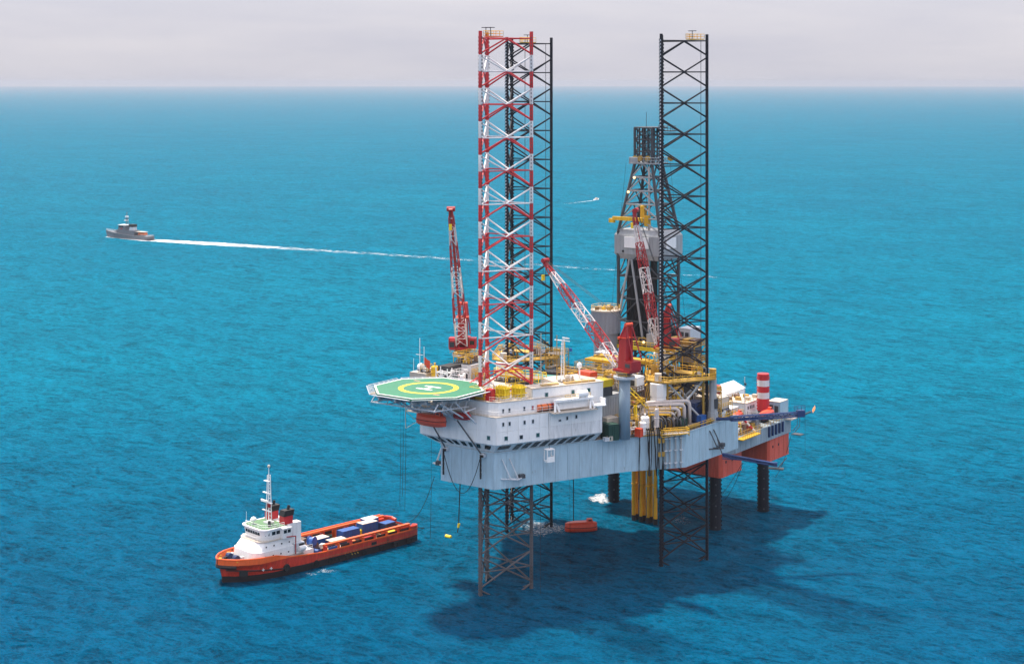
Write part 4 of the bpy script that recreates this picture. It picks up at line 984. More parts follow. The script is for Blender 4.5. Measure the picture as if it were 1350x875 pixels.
deck_box('tote_basket', 'bright yellow skip right of the orange tote basket', 'basket', 14.3, 18.7, 42.6, (4.4, 2.4, 1.5), 'bright_yellow', R(-18))
deck_box('tote_rack', 'steel rack under the bright yellow skip', 'rack', 14.3, 18.7, 40.65, (4.4, 2.4, 1.9), 'dark_grey', R(-18))
deck_box('pipe_rack_canopy', 'dark flat canopy over the pipe deck left of the red crane', 'canopy', -3.0, 33.0, 41.2, (12, 7, .5), 'dark_grey', R(4))
scaffold('canopy_frame', 'dark steel frame holding up the pipe deck canopy', 'frame', -3.0, 33.0, HZ1, (11.4, 6.6, 9.0), 'dark_grey', 2, True, .12, R(4))
for i in range(10):
    t = thing('drill_pipe', 'rusty drill pipe lying in the pipe rack behind the bridge house', 'pipe', (-9.0 + i * .75, 26.0, 40.2), 'drill pipes in the rack')
    rod('pipe_body', (-9 + i * .75, 20.5, 40.6 + (i % 2) * .2), (-9 + i * .75, 31.0, 40.6 + (i % 2) * .2), .3, 'rust_steel', t, 8); rod('tool_joint', (-9 + i * .75, 20.3, 40.6 + (i % 2) * .2), (-9 + i * .75, 21.0, 40.6 + (i % 2) * .2), .38, 'dark_grey', t, 8)
deck_box('pipe_rack', 'dark steel pipe rack stacked with drill pipe', 'rack', -5.5, 25.8, HZ1, (8.4, 11, 8.2), 'dark_grey')
scaffold('mud_pit_frame', 'golden stair tower between the jacking tower and the pipe deck canopy', 'frame', -9.8, 36.5, HZ1, (4.0, 4.0, 13.0), 'gold', 4)
scaffold('winch_tower', 'pale lattice tower left of the red crane house', 'tower', 9.4, 30.2, HZ1, (2.6, 2.6, 13.6), 'crane_white', 4, False, .13)
deck_box('winch_platform', 'yellow platform on the pale lattice tower left of the crane', 'platform', 7.0, 30.0, 45.6, (7.0, 2.8, .5), 'yellow')
pipes('manifold', 'yellow and rusty pipe manifold in front of the dark canopy', 'manifold', (0, 26, 40), [[(-1 + k * 1.3, 27.0, 40), (-1 + k * 1.3, 27.0, 42.2 + .3 * (k % 2)), (-1 + k * 1.3, 30.5, 42.2 + .3 * (k % 2)), (-1 + k * 1.3, 30.5, 40)] for k in range(5)], 'yellow', .18)
scaffold('pipe_deck_frame', 'rusty frame under the yellow pipe manifold', 'frame', 1.6, 28.0, HZ1, (6.5, 4.5, 8.0), 'rust_steel', 2, True, .14)
# silo beside the derrick, two storeys with a littered top
sl = thing('mud_tank', 'big pale grey round tank with cluttered yellow top left of the derrick', 'tank', (-7.8, 55.0, 39.4))
MB().tube((-7.8, 55, 39.4), (-7.8, 55, 47.8), 3.0, 24).build('lower_shell', 'tank_grey', sl); MB().tube((-7.8, 55, 47.8), (-7.8, 55, 53.2), 3.6, 24).build('upper_shell', 'tank_grey', sl)
for i in range(24):
    an = 2 * math.pi * i / 24; blk('shell_rib', (-7.8 + 3.6 * math.cos(an), 55 + 3.6 * math.sin(an), 50.4), (.14, .16, 5.2), 'tank_grey', sl, an)
MB().lathe((-7.8, 55, 53.2), [(3.75, 0), (3.75, .3), (3.3, .31)], 24).build('top_rim', 'cream', sl)
MB().rail([(-7.8 + 3.6 * math.cos(i * math.pi / 7), 55 + 3.6 * math.sin(i * math.pi / 7), 53.5) for i in range(14)], 1.0, 2, .05, True).build('railing', 'yellow', sl)
for i in range(9):
    an = i * 2.4; r_ = .6 + .27 * i; MB().box((-7.8 + r_ * math.cos(an), 55 + r_ * math.sin(an), 53.9), (.9, .7, .8), an).build('valve_box', ('cream', 'gold', 'yellow', 'rust_steel')[i % 4], sl)
deck_box('tank_platform', 'steel platform carrying the round grey tank', 'platform', -7.8, 55, HZ1, (8.2, 9.5, 7.3), 'dark_grey')
deck_box('equipment_cabin', 'pale grey cabin below the round tank', 'cabin', -4.0, 49.2, 39.4, (4.2, 3.6, 4.6), 'pale_grey', door='dark_grey')
deck_box('equipment_plinth', 'dark plinth under the pale grey cabin and tank', 'plinth', -4.0, 48.4, HZ1, (4.4, 3.8, 7.3), 'dark_grey')
deck_box('walkway_deck', 'yellow edged walkway running from the round tank to the crane', 'walkway', 3.0, 46.0, 43.2, (15.0, 3.0, .6), 'yellow')
scaffold('walkway_trestle', 'rust brown trestle under the yellow walkway', 'frame', 3.0, 46.0, HZ1, (14.0, 2.6, 11.0), 'rust_steel', 3, True, .13)
# right of the tall crane column
tank('water_tank', 'short white tank right of the tall crane column', 22.0, 23.4, HZ1, .9, 2.8, 'white', 'white tanks by the crane column')
tank('water_tank', 'white tank with flat lid beside the taller column vessel', 21.4, 25.6, HZ1, 1.0, 3.6, 'white', 'white tanks by the crane column')
tank('separator_vessel', 'slender pinkish vessel with a flanged head at the deck edge', 24.2, 26.0, HZ1, .5, 5.6, 'pipe_pale')
deck_box('battery_box', 'orange-red box on the deck at the foot of the crane column', 'box', 22.5, 21.2, HZ1, (1.3, 1.0, 1.7), 'orange_red')
deck_box('cargo_container', 'dark green container at the deck edge left of the crane column', 'container', 18.6, 15.4, HZ1, (3.4, 2.4, 3.4), 'container_green', R(-26), ribs=1, group='cargo containers on the drilling rig')
deck_box('hatch_cover', 'cream tarpaulin covered stack between the green container and the crane column', 'crate', 17.0, 17.6, HZ1, (3.2, 3.0, 4.2), 'cream', R(-24))
for i in range(5):
    deck_box('deck_crate', ('small grey crate', 'small cream crate', 'small rusty crate', 'small white crate', 'low dark crate')[i] + ' in the row along the deck edge beside the green container', 'crate', 19.0 + .42 * i, 13.2 + i * .9 if i < 2 else 15.9 + i * .75, HZ1, (.9, .8, .7 + .2 * (i % 3)), ('pale_grey', 'cream', 'rust_steel', 'white', 'dark_grey')[i], R(-25))
scaffold('stair_tower', 'yellow stair tower right of the crane column', 'stair', 17.6, 27.6, HZ1, (2.4, 2.4, 6.0), 'yellow', 2)
stair('access_stair', 'yellow inclined stair from the crane column towards the jacking tower', (15.4, 25.0, 42.3), (20.0, 28.8, 36.6), 1.0, 'bright_yellow')
deck_box('control_cabin', 'white control cabin with flat roof right of the red crane', 'cabin', 15.6, 29.6, 40.2, (4.2, 3.0, 3.0), 'white', door='grey')
scaffold('cabin_support', 'brown frame carrying the white control cabin', 'frame', 15.6, 29.6, HZ1, (4.4, 3.4, 8.2), 'rust_steel', 3, True, .12)
deck_box('chemical_drums', 'bright blue chemical tote standing on the frame behind the white cabin', 'tote', 13.2, 33.0, 43.2, (1.4, 1.4, 1.9), 'blue')
scaffold('tote_platform', 'grey platform carrying the blue tote', 'platform', 13.2, 33.0, HZ1, (3.0, 3.0, 11.2), 'grey', 3)
# big pale lines bending over the side
for i, (o_, z_, lab) in enumerate(((0, 37.8, 'highest thick pale pipe arching to the deck edge below the jacking tower'), (1.4, 37.2, 'second thick pale pipe arching to the deck edge below the jacking tower'), (2.8, 36.4, 'third thick pale pipe arching to the deck edge below the jacking tower'), (4.2, 35.7, 'lowest thick pale pipe arching to the deck edge below the jacking tower'))):
    pipes('vent_pipe', lab, 'pipe', (23, 33 - o_, 35), [[(19.6 - i * .2, 28.6 - o_ * .2, z_ - 1.6), (19.6 - i * .2, 28.6 - o_ * .2, z_), (26.5 - o_ * .35, 36.6 - o_ * 1.1, z_), (26.5 - o_ * .35, 36.6 - o_ * 1.1, HZ1 + .2)]], 'pipe_pale', .42)
pipes('hose_loops', 'dark hydraulic hoses looping over the manifold under the pale pipes', 'hose', (25, 31, 33), [[(22.4 + k * .55, 27.2 + k * .75, 32.2), (22.4 + k * .55, 27.2 + k * .75, 34.6 + .5 * (k % 3)), (24.2 + k * .52, 27.0 + k * .72, 34.4 + .4 * (k % 2)), (24.2 + k * .52, 27.0 + k * .72, 32.2)] for k in range(8)], 'dark_grey', .2)
deck_box('pump_skid', 'dark green pump skid under the pale pipes', 'pump', 25.6, 34.0, HZ1, (2.0, 3.4, 2.0), 'container_green', R(10))
deck_box('cargo_container', 'small blue locker at the starboard deck edge beside the jacking tower', 'locker', 28.0, 39.4, HZ1, (1.0, 2.2, 2.2), 'blue', group='cargo containers on the drilling rig')
deck_box('cargo_container', 'navy blue container inside the jacking tower legs', 'container', 24.2, 42.8, HZ1, (2.6, 4.0, 4.4), 'navy', ribs=1, group='cargo containers on the drilling rig')
# hoses and lines hanging down the starboard side
def hull_pt(x, off, z): c = Vector(HULL[2]) + d2 * x + n2 * off; return Vector((c.x, c.y, z))
offs = [3.0, 4.9, 5.4, 5.9, 6.5, 7.3, 7.7, 8.2, 8.6]
words = ['leftmost', 'second', 'third', 'fourth', 'fifth', 'sixth', 'seventh', 'eighth', 'rightmost']
for i, x in enumerate(offs):
    q = thing('hanging_hose', words[i] + ' black hose hanging down the starboard hull side, counted from the crane column', 'hose', (*hull_pt(x, .7, HZ1)[:2], HZ1), 'black hoses hanging over the side')
    top = hull_pt(x, .3, 33.4); bot = hull_pt(x + (.5 if i % 3 == 1 else -.2), .75, 23.0 if i not in (0, 5) else 18.0)
    pts = [hull_pt(x, -.9, 32.6), top, hull_pt(x, .7, 32.2)] + [hull_pt(x, .75, 32.2).lerp(bot, k / 5) + Vector((math.sin(k * 1.9 + i) * .07, 0, 0)) for k in range(1, 6)]
    MB().path(pts, .11 if i % 2 else .15, 6).build('hose_line', 'rubber', q)
    if i in (6, 8): 
        for z in (30.6, 27.6): MB().box(hull_pt(x, .8, z), (.45, .45, 1.0)).build('hose_tag', 'gold', q)
sd = scaffold('side_platform', 'yellow railed side platform hung over the starboard hull edge', 'platform', *hull_pt(11.2, .8, 0)[:2], HZ1 - .4, (6.5, 1.6, .5), 'yellow', 1, True, .07, math.atan2(d2.y, d2.x))
pipes('deck_pipe_bundle', 'yellow and brown pipe bundle along the starboard deck edge aft of the hoses', 'pipe', (28, 38, HZ1), [[(27.2 + k * .35, 33.2, HZ1 + .3 + .25 * (k % 2)), (28.0 + k * .3, 45.0, HZ1 + .3 + .25 * (k % 2)), (28.0 + k * .3, 52.0, HZ1 + .3)] for k in range(4)], 'gold', .16)
# between the right leg and the stern
scaffold('mud_screen_frame', 'golden frame full of screens behind the black leg near the derrick', 'frame', 13.6, 57.5, 39.0, (8.0, 6.0, 7.6), 'gold', 2, True, .14)
deck_box('equipment_plinth', 'dark base block under the golden screen frame', 'plinth', 13.6, 57.5, HZ1 + 2.0, (8.4, 6.4, 5.0), 'dark_grey')
for i in range(4):
    deck_box('shale_shaker', ('first', 'second', 'third', 'fourth')[i] + ' small shaker in the golden screen frame, counted from the crane', 'machine', 10.8 + i * 1.9, 57.0, 46.7, (1.3, 3.2, 1.3), 'rust_steel' if i % 2 else 'gold')
deck_box('engine_house', 'pale grey engine house behind the black leg on the right', 'deckhouse', 10.2, 65.2, 44.9, (3.2, 5.0, 4.4), 'pale_grey', door='dark_grey')
deck_box('equipment_plinth', 'dark support under the pale grey engine house', 'plinth', 10.6, 65.2, 38.4, (3.0, 5.0, 6.4), 'dark_grey')
scaffold('stern_gantry', 'steel gantry at the rig stern below the engine house', 'gantry', 11.5, 62.0, 25.0, (5.0, 8.0, 13.2), 'dark_grey', 3, True, .2)
tank('air_receiver', 'white upright tank at the foot of the black leg near the stern', 26.4, 48.0, HZ1, 1.0, 3.6, 'white')
deck_box('workshop', 'brown workshop cabin at the starboard stern corner', 'cabin', 24.6, 50.6, HZ1, (6.0, 5.0, 4.4), 'cream', door='dark_grey')
scaffold('stern_scaffold', 'brown scaffold standing beside the workshop at the stern corner', 'scaffold', 26.8, 46.4, HZ1, (3.4, 3.0, 6.5), 'gold', 3)
# port side masses seen past the banded leg
deck_box('port_deckhouse', 'low brown deckhouse between the two jacking towers', 'deckhouse', -13.5, 30.0, HZ1, (8, 9, 6.2), 'rust_steel', ribs=1)
deck_box('cement_unit', 'grey cement unit beside the low brown deckhouse', 'machine', -15.0, 21.5, HZ1, (7, 6, 8.4), 'grey', door='dark_grey')

# ================================================================ process skids: frames packed with pipework, valves and boxes
PAL = ['gold', 'yellow', 'rust_steel', 'pipe_pale', 'pale_grey', 'cream', 'dark_grey', 'bright_yellow', 'white', 'grey']
def skid(label, a, b, z, d, seed, rz=0.0, pal=PAL, rails='yellow', name='process_skid', n_=16, cat='skid'):
    rg = random.Random(seed); t = thing(name, label, cat, (a, b, z), rz=rz); x, y, h = d[0] / 2, d[1] / 2, d[2]
    blk('base_frame', (0, 0, .12), (d[0], d[1], .24), 'dark_grey', t)
    for k in range(n_):
        mt = rg.choice(pal); q = rg.random(); px_, py_ = rg.uniform(-x, x) * .85, rg.uniform(-y, y) * .85
        if q < .34:      # pipe run with a riser
            zz = rg.uniform(.4, h); r_ = rg.uniform(.07, .2)
            if rg.random() < .5: e = ((-x * .9, py_, zz), (x * .9, py_, zz))
            else: e = ((px_, -y * .9, zz), (px_, y * .9, zz))
            rod('pipe_run', *e, r_, mt, t); rod('riser', e[0], (e[0][0], e[0][1], .2), r_, mt, t); rod('riser', e[1], (e[1][0], e[1][1], .2), r_, mt, t)
        elif q < .6:
            hh = rg.uniform(.5, h * .8); blk('control_box', (px_, py_, hh / 2 + .24), (rg.uniform(.4, x * .6), rg.uniform(.4, y * .6), hh), mt, t, rg.choice((0, 0, .3)))
        elif q < .8:
            r_ = rg.uniform(.25, .6); hh = rg.uniform(.8, h); rod('vessel', (px_, py_, .24), (px_, py_, .24 + hh), r_, mt, t, 10); rod('vessel_cap', (px_, py_, .24 + hh), (px_, py_, .4 + hh), r_ * .55, mt, t, 8)
        else:
            zz = rg.uniform(.5, h); rod('valve_stem', (px_, py_, .24), (px_, py_, zz), .08, mt, t); rod('hand_wheel', (px_, py_, zz), (px_, py_, zz + .08), .32, rg.choice(['leg_red', 'bright_yellow', 'blue']), t, 10)
    if rails:
        MB().rail([(-x, -y, h), (x, -y, h), (x, y, h), (-x, y, h)], .9, 1.2, .05, True).build('handrail', rails, t)
        for sx in (-1, 1):
            for sy in (-1, 1): rod('post', (sx * x, sy * y, .2), (sx * x, sy * y, h), .08, rails, t)
        for sy in (-1, 1): rod('edge_beam', (-x, sy * y, h), (x, sy * y, h), .1, rails, t)
    return t
skid('yellow railed valve skid beside the pale pipes at the starboard edge', 22.0, 30.6, HZ1, (5.0, 4.4, 4.4), 3, R(36), n_=26)
skid('rusty pump skid between the tall crane column and the white tanks', 19.4, 21.2, HZ1, (4.2, 3.6, 3.4), 5, R(-20), n_=20)
skid('cluttered mud skid behind the white tanks', 18.2, 25.0, HZ1, (4.6, 4.0, 6.4), 8, n_=28)
skid('yellow manifold skid under the jacking tower next to the deck edge', 22.2, 36.6, HZ1, (5.0, 4.6, 4.6), 11, R(36), n_=26)
skid('brown pipe skid inside the jacking tower frame', 18.6, 41.0, HZ1, (4.6, 5.0, 6.8), 13, n_=28)
skid('gold hydraulic skid on the yellow platform near the derrick leg', 17.0, 38.4, 42.35, (3.0, 3.0, 2.2), 17, n_=14)
skid('yellow hydraulic skid at the starboard end of the jacking platform', 25.6, 43.0, 42.35, (2.6, 2.2, 2.0), 19, n_=12)
skid('tall golden choke manifold tower rising beside the derrick leg', 15.6, 46.0, HZ1, (5.0, 4.0, 14.6), 23, n_=44)
skid('brown piping skid at the stern beside the workshop', 22.0, 52.2, HZ1, (6.0, 3.6, 5.4), 29, n_=28)
skid('yellow valve skid at the starboard stern deck edge', 27.4, 50.2, HZ1, (2.6, 5.6, 2.6), 31, n_=22)
skid('gold hydraulic skid on the rear jacking platform', -20.4, 44.0, 42.35, (3.4, 3.4, 2.2), 37, n_=16)
skid('brown winch skid on the rear jacking platform behind the banded leg', -26.0, 38.4, 42.35, (3.4, 3.0, 1.9), 41, n_=14)
skid('rusty pipework skid between the radio mast and the dark canopy', 3.0, 24.2, 40.9, (6.0, 3.4, 2.6), 43, n_=24)
skid('yellow and grey skid in front of the pale lattice tower', 8.6, 26.4, 40.2, (5.0, 3.2, 3.2), 47, n_=24)
skid('steel trestle skid below the yellow and grey skid', 8.6, 26.6, HZ1, (5.4, 4.0, 8.1), 53, n_=30)
skid('dark pipe skid left of the pale lattice tower', -1.0, 40.0, HZ1, (9.0, 5.0, 10.4), 59, n_=44)
skid('yellow deck skid beside the red crane house', 13.8, 25.2, 40.6, (3.6, 3.0, 3.4), 61, n_=20)
skid('low yellow skid on the roof at the foot of the banded leg', .8, -8.0, 42.65, (4.4, 2.0, 1.3), 67, n_=14, rails='bright_yellow')
skid('small cream skid beside the yellow gas cylinder racks', 3.6, -7.0, 42.65, (1.6, 1.4, 1.4), 71, n_=8, rails=None)
skid('yellow rescue gear skid behind the banded leg on the white roof', -5.2, 10.4, 42.65, (6.0, 3.0, 2.0), 73, n_=20, rails='bright_yellow')
skid('cream pipe skid behind the dark air conditioning unit', -9.2, 5.4, 42.65, (2.6, 3.2, 2.2), 79, n_=16)
skid('brown deck gear skid on the service platform by its edge', 19.4, 73.4, 22.85, (2.4, 6.5, 3.0), 83, n_=26, rails='gold')
skid('rusty wellhead skid on the service platform beside the cabin', 15.6, 78.8, 22.85, (3.0, 3.4, 3.6), 89, n_=22, rails='gold')
skid('gold pipe skid on the platform behind its lifeboat', 13.4, 70.8, 22.85, (4.0, 5.0, 5.6), 97, n_=28, rails='gold')
skid('floor equipment skid at the edge of the drill floor', 3.4, 57.4, 45.05, (6.0, 1.6, 2.4), 101, n_=16, rails=None, pal=['dark_grey', 'rust_steel', 'grey', 'gold'])
skid('dark blowout preventer skid below the drill floor', .0, 59.5, 34.0, (8.0, 3.0, 8.0), 103, n_=26, rails=None, pal=['dark_grey', 'rust_steel', 'black', 'gold'])
skid('cream ventilation skid on the bridge roof', 11.6, 8.6, 44.75, (2.4, 3.0, 1.2), 107, rz=R(-25), n_=10, rails=None, pal=['cream', 'white', 'gold'])
# pipes and cable trays running along the cantilever and the deck
pipes('service_pipes', 'bundle of rusty and grey pipes running along the cantilever beam', 'pipe', (8.4, 40, 39.2), [[(8.3 + .4 * k, 26 + k, 39.4), (8.3 + .4 * k, 50, 39.4), (8.3 + .4 * k, 56.0, 40.6)] for k in range(3)], 'rust_steel', .16)
pipes('yellow_hose_bundle', 'yellow hoses hanging from the jacking platform to the deck', 'hose', (17, 33, 40), [[(18.2 + k * .5, 32.4, 42.0), (18.0 + k * .5, 31.6, 39.5), (17.8 + k * .5, 31.2, 36.0), (18.6 + k * .5, 30.4, 33.0)] for k in range(4)], 'gold', .1, False)
stair('platform_stair', 'yellow stair up to the jacking platform near the derrick', (13.6, 31.2, 38.0), (18.4, 35.4, 42.3), 1.0, 'yellow')
pipes('standpipe_rails', 'golden trapezoid frame rising above the jacking platform', 'frame', (17, 35, 42), [[(15.0, 36.0, 42.4), (16.0, 35.0, 47.6), (18.2, 34.6, 47.6), (19.6, 33.6, 42.4)], [(14.6, 38.2, 42.4), (15.6, 37.2, 47.0), (17.8, 36.8, 47.0), (19.0, 36.0, 42.4)]], 'gold', .11, False)
skid('golden winch and pipe skid around the crane foot beyond the helideck', -14.0, 7.4, 46.5, (4.4, 6.0, 1.5), 109, n_=30, pal=['gold', 'yellow', 'rust_steel', 'cream', 'dark_grey'])
skid('brown valve skid on the cream cabin roof left of the red flag', -20.2, -.4, 44.8, (1.8, 2.0, .8), 113, n_=8, rails='gold')
skid('dark pipe skid between the dark louvred unit and the pink-white deckhouse', -11.6, .6, 42.65, (2.4, 3.4, 2.4), 127, n_=20, rails='white', pal=['dark_grey', 'white', 'grey', 'rust_steel'])

# ================================================================ wellhead service platform moored at the stern
PZ0, PZ1, PZ2 = 13.4, 19.1, 22.8
pf = thing('service_platform', 'red and grey self-elevating platform tucked behind the rig stern', 'platform', (0, 82, PZ0))
def pont(x0, x1, y0, y1):
    o = MB().prism([(x0, y0), (x1 - .7, y0), (x1, y0 + .7), (x1, y1), (x0, y1)], PZ0, PZ1).build('pontoon', 'pontoon_red', pf)
    for k in range(int((x1 - x0) / 2.6)): MB().box((x0 + 1.5 + k * 2.6, y0 - .03, (PZ0 + PZ1) / 2), (2.5, .06, PZ1 - PZ0 - .1)).build('pontoon_plate', 'pontoon_red', o)
    for k in range(int((y1 - y0 - .7) / 2.6)): MB().box((x1 + .03, y0 + 2.0 + k * 2.6, (PZ0 + PZ1) / 2), (.06, 2.5, PZ1 - PZ0 - .1)).build('pontoon_plate', 'pontoon_red', o)
    for y in (y0 + 2.4, y0 + 5.6): MB().box((x1 + .1, y, PZ0 + 3.6), (.1, .5, .6)).build('draught_mark', 'ship_dark', o)
pont(4.2, 19.2, 64.8, 75.4); pont(5.0, 21.0, 86.4, 98.0); pont(-23, -12, 70, 80)
MB().prism([(-22.5, 66), (19.6, 66), (21.4, 68), (21.4, 98.4), (-22.5, 98.4)], PZ1 + .02, PZ2).build('deck_hull', 'platform_grey', pf)
for k in range(11): blk('hull_plate', (21.43, 69.2 + k * 2.76, (PZ1 + PZ2) / 2), (.08, 2.66, PZ2 - PZ1 - .1), 'platform_grey', pf)
for k in range(5): blk('fender_bar', (21.7, 85.6 + k * 1.9, PZ2 - 1.4), (.5, .5, 2.6), 'navy', pf)
m = MB(); m.rail([(19.5, 66.2, PZ2), (21.3, 68.2, PZ2), (21.3, 98.2, PZ2), (10, 98.2, PZ2)], 1.1, 1.6, .06); m.build('railing', 'gold', pf)
m = MB(); m.box((22.4, 73.0, PZ2 - .2), (1.9, 9.5, .25)); m.rail([(23.3, 68.4, PZ2 - .1), (23.3, 77.6, PZ2 - .1)], 1.1, 1.2, .07); m.build('side_walkway', 'yellow', pf)
m = MB(); m.box((22.3, 97.0, PZ2 + .1), (1.6, 3.6, .3)); m.rail([(23, 95.2, PZ2 + .2), (23, 98.6, PZ2 + .2)], 1.0, 1.1, .06); m.build('corner_walkway', 'cream', pf)
m = MB(); m.path([(21.6, 99.0, PZ1 + .2), (22.6, 99.8, PZ1 + 1.6), (22.6, 100.0, PZ2), (21.6, 99.2, PZ2 + 1.1)], .1, 6); m.path([(22.6, 98.4, PZ1 + .2), (23.6, 99.0, PZ1 + 1.6), (23.6, 99.2, PZ2), (22.6, 98.6, PZ2 + 1.1)], .1, 6); m.box((22.9, 99.4, PZ1 - .6), (2.6, 2.0, .2)); m.build('boarding_ladder', 'dark_grey', pf)
def pile(a, b, top, r, bands, label):
    t = thing('cylindrical_leg', label, 'platform leg', (a, b, -6), 'cylindrical legs of the service platform')
    MB().tube((a, b, -6), (a, b, PZ2 + 3), r, 20).build('leg_tube', 'black_leg', t)
    m = MB(); z = -5
    while z < PZ2 + 2:
        for s_ in (-1, 1): m.box((a + s_ * (r + .08) * math.cos(RA * -1), b + s_ * (r + .08) * math.sin(RA * -1), z), (.2, .2, .45), -RA)
        z += 1.0
    m.build('leg_rack', 'black_leg', t)
    m = MB()
    for k in range(9): m.tube((a + r * .55, b - r * .80, .8 + k * 2.6), (a + r * .60, b - r * .90, .8 + k * 2.6), .22, 10)
    m.build('pin_hole', 'dark_grey', t)
    if bands:
        n_ = len(bands); z0 = PZ2 + 3.0; 
        for i, mt in enumerate(bands): 
            za, zb = z0 + (top - z0) * i / n_, z0 + (top - z0) * (i + 1) / n_
            MB().tube((a, b, za), (a, b, zb), r + .1, 24).build('leg_band', mt, t)
        m = MB()
        for i in range(int((top - z0) / .8)):
            for s_ in (-1, 1): m.box((a + s_ * (r + .14) * math.cos(-RA), b + s_ * (r + .14) * math.sin(-RA), z0 + .4 + i * .8), (.2, .2, .42), -RA)
        m.build('band_rack', 'leg_red', t)
    return t
pile(16.1, 67.6, 35.3, 1.42, ['crane_red', 'leg_white', 'crane_red', 'crane_red'], 'dark cylindrical leg under the near red pontoon')
pile(18.0, 89.5, 35.2, 1.42, ['leg_red', 'leg_red', 'leg_white', 'leg_red', 'leg_white', 'leg_red'], 'dark cylindrical leg topped with red and white bands under the far red pontoon')
pile(-18.0, 74.8, 30.0, 1.42, None, 'dark cylindrical leg standing in white foam left of the yellow pipes')

dh = thing('platform_deckhouse', 'white two-storey deckhouse with dark windows beside the banded leg top', 'deckhouse', (12, 90, PZ2))
MB().prism([(8.6, 85.4), (15.2, 85.4), (15.2, 95.6), (8.6, 95.6)], PZ2, 27.7).build('walls', 'white', dh); MB().prism([(8.4, 85.2), (15.4, 85.2), (15.4, 95.8), (8.4, 95.8)], 27.7, 27.9).build('roof', 'cream', dh)
for k in range(4): blk('wall_panel', (15.22, 86.7 + k * 2.55, 25.2), (.08, 2.47, 4.7), 'white', dh)
wl = wall_frame((15.2, 85.4), (15.2, 95.6))
for x, z, w in ((1.0, 26.6, .5), (2.2, 26.6, .5), (3.1, 26.6, .5), (4.1, 26.6, .5), (8.0, 26.8, .6), (1.8, 24.2, .5), (3.4, 24.2, .5), (8.2, 24.3, .5)): window(wl, x, z, w, .7, 'glass', dh, .05)
wl2 = wall_frame((8.6, 85.4), (15.2, 85.4))
for x in (1.6, 4.2): window(wl2, x, 26.4, .9, .7, 'glass', dh, .02)
MB().rail([(8.6, 85.5, 27.9), (15.1, 85.5, 27.9), (15.1, 95.5, 27.9)], 1.0, 1.4, .05).build('roof_railing', 'gold', dh)
for i in range(6): blk('roof_duct', (9.6 + (i % 3) * 1.9, 86.8 + i * 1.4, 28.3), (1.3, 1.0, .8), ('rust_steel', 'gold', 'cream')[i % 3], dh)
rh = thing('platform_workshop', 'white workshop with pitched roof left of the two-storey deckhouse', 'workshop', (4, 93, PZ2))
MB().prism([(.6, 86.6), (7.4, 86.6), (7.4, 99.4), (.6, 99.4)], PZ2, 28.8).build('walls', 'white', rh)
m = MB(); m.add([(.3, 86.3, 28.8), (7.7, 86.3, 28.8), (7.7, 99.7, 28.8), (.3, 99.7, 28.8), (4, 86.3, 30.4), (4, 99.7, 30.4)], [(0, 1, 4), (2, 3, 5), (1, 2, 5, 4), (3, 0, 4, 5), (3, 2, 1, 0)]); m.build('pitched_roof', 'white', rh)
blk('door', (7.46, 89.6, 26.8), (.1, 2.2, 3.2), 'pale_grey', rh)
for k in range(3): blk('lamp_bracket', (7.5, 92.6 + k * 1.6, 27.6), (.2, .3, 1.2), 'gold', rh)
t = thing('signal_mast', 'thin pale mast standing in front of the platform deckhouse', 'mast', (15.9, 83.4, PZ2)); rod('pole', (15.9, 83.4, PZ2), (15.9, 83.4, 35.0), .12, 'pale_grey', t); blk('lamp_box', (16.1, 83.4, 33.2), (.5, .3, .6), 'dark_grey', t)
deck_box('generator_room', 'grey generator room with cream roof at the far corner of the platform', 'deckhouse', 19.4, 95.0, PZ2, (3.4, 4.6, 4.8), 'hull_blue', roof='cream', door='dark_grey')
deck_box('storage_cabin', 'small pale cabin left of the platform mast', 'cabin', 12.6, 80.6, PZ2, (4.0, 4.0, 4.6), 'pale_grey', door='dark_grey')
lb = thing('lifeboat', 'small red lifeboat on the platform left of its mast', 'lifeboat', (17.0, 77.4, 25.7), rz=R(90)); lifeboat(lb, 4.4, 'lifeboat_red', 1.9)
lb = thing('lifeboat', 'red lifeboat hanging at the platform side below the banded leg top', 'lifeboat', (21.6, 84.4, 24.9), rz=R(90)); lifeboat(lb, 6.6, 'lifeboat_red', 2.4)
scaffold('lifeboat_davits', 'grey davit frame under the two platform lifeboats', 'frame', 18.2, 79.5, PZ2, (3.6, 9.0, 2.4), 'grey', 1)
for i in range(6):
    deck_box('platform_crate', ('first brown', 'second grey', 'third white', 'fourth red', 'fifth gold', 'last grey')[i] + ' crate in the row along the platform deck edge', 'crate', 19.6, 69.6 + i * 2.5, PZ2, (1.3, 1.5, 1.1 + .4 * (i % 3)), ('rust_steel', 'pale_grey', 'white', 'crane_red', 'gold', 'grey')[i])
pipes('deck_hoses', 'tangle of brown hoses and pipes along the platform edge', 'pipe', (18, 72, PZ2), [[(14.5 + k * .5, 68.5, PZ2 + .3 + .4 * (k % 3)), (17.5 + k * .4, 71.5 + k, PZ2 + .5 + .5 * (k % 2)), (18 + k * .4, 84.0, PZ2 + .3 + .3 * (k % 3))] for k in range(5)], 'rust_steel', .2)
t = thing('loading_chute', 'red and white striped chute leaning on the platform side', 'chute', (21.0, 76, PZ2))
for k in range(5): rod('chute_segment', (19.2 + k * .6, 75.2 + k * .35, 26.6 - k * .7), (19.8 + k * .6, 75.55 + k * .35, 25.9 - k * .7), .3, 'leg_red' if k % 2 else 'leg_white', t)

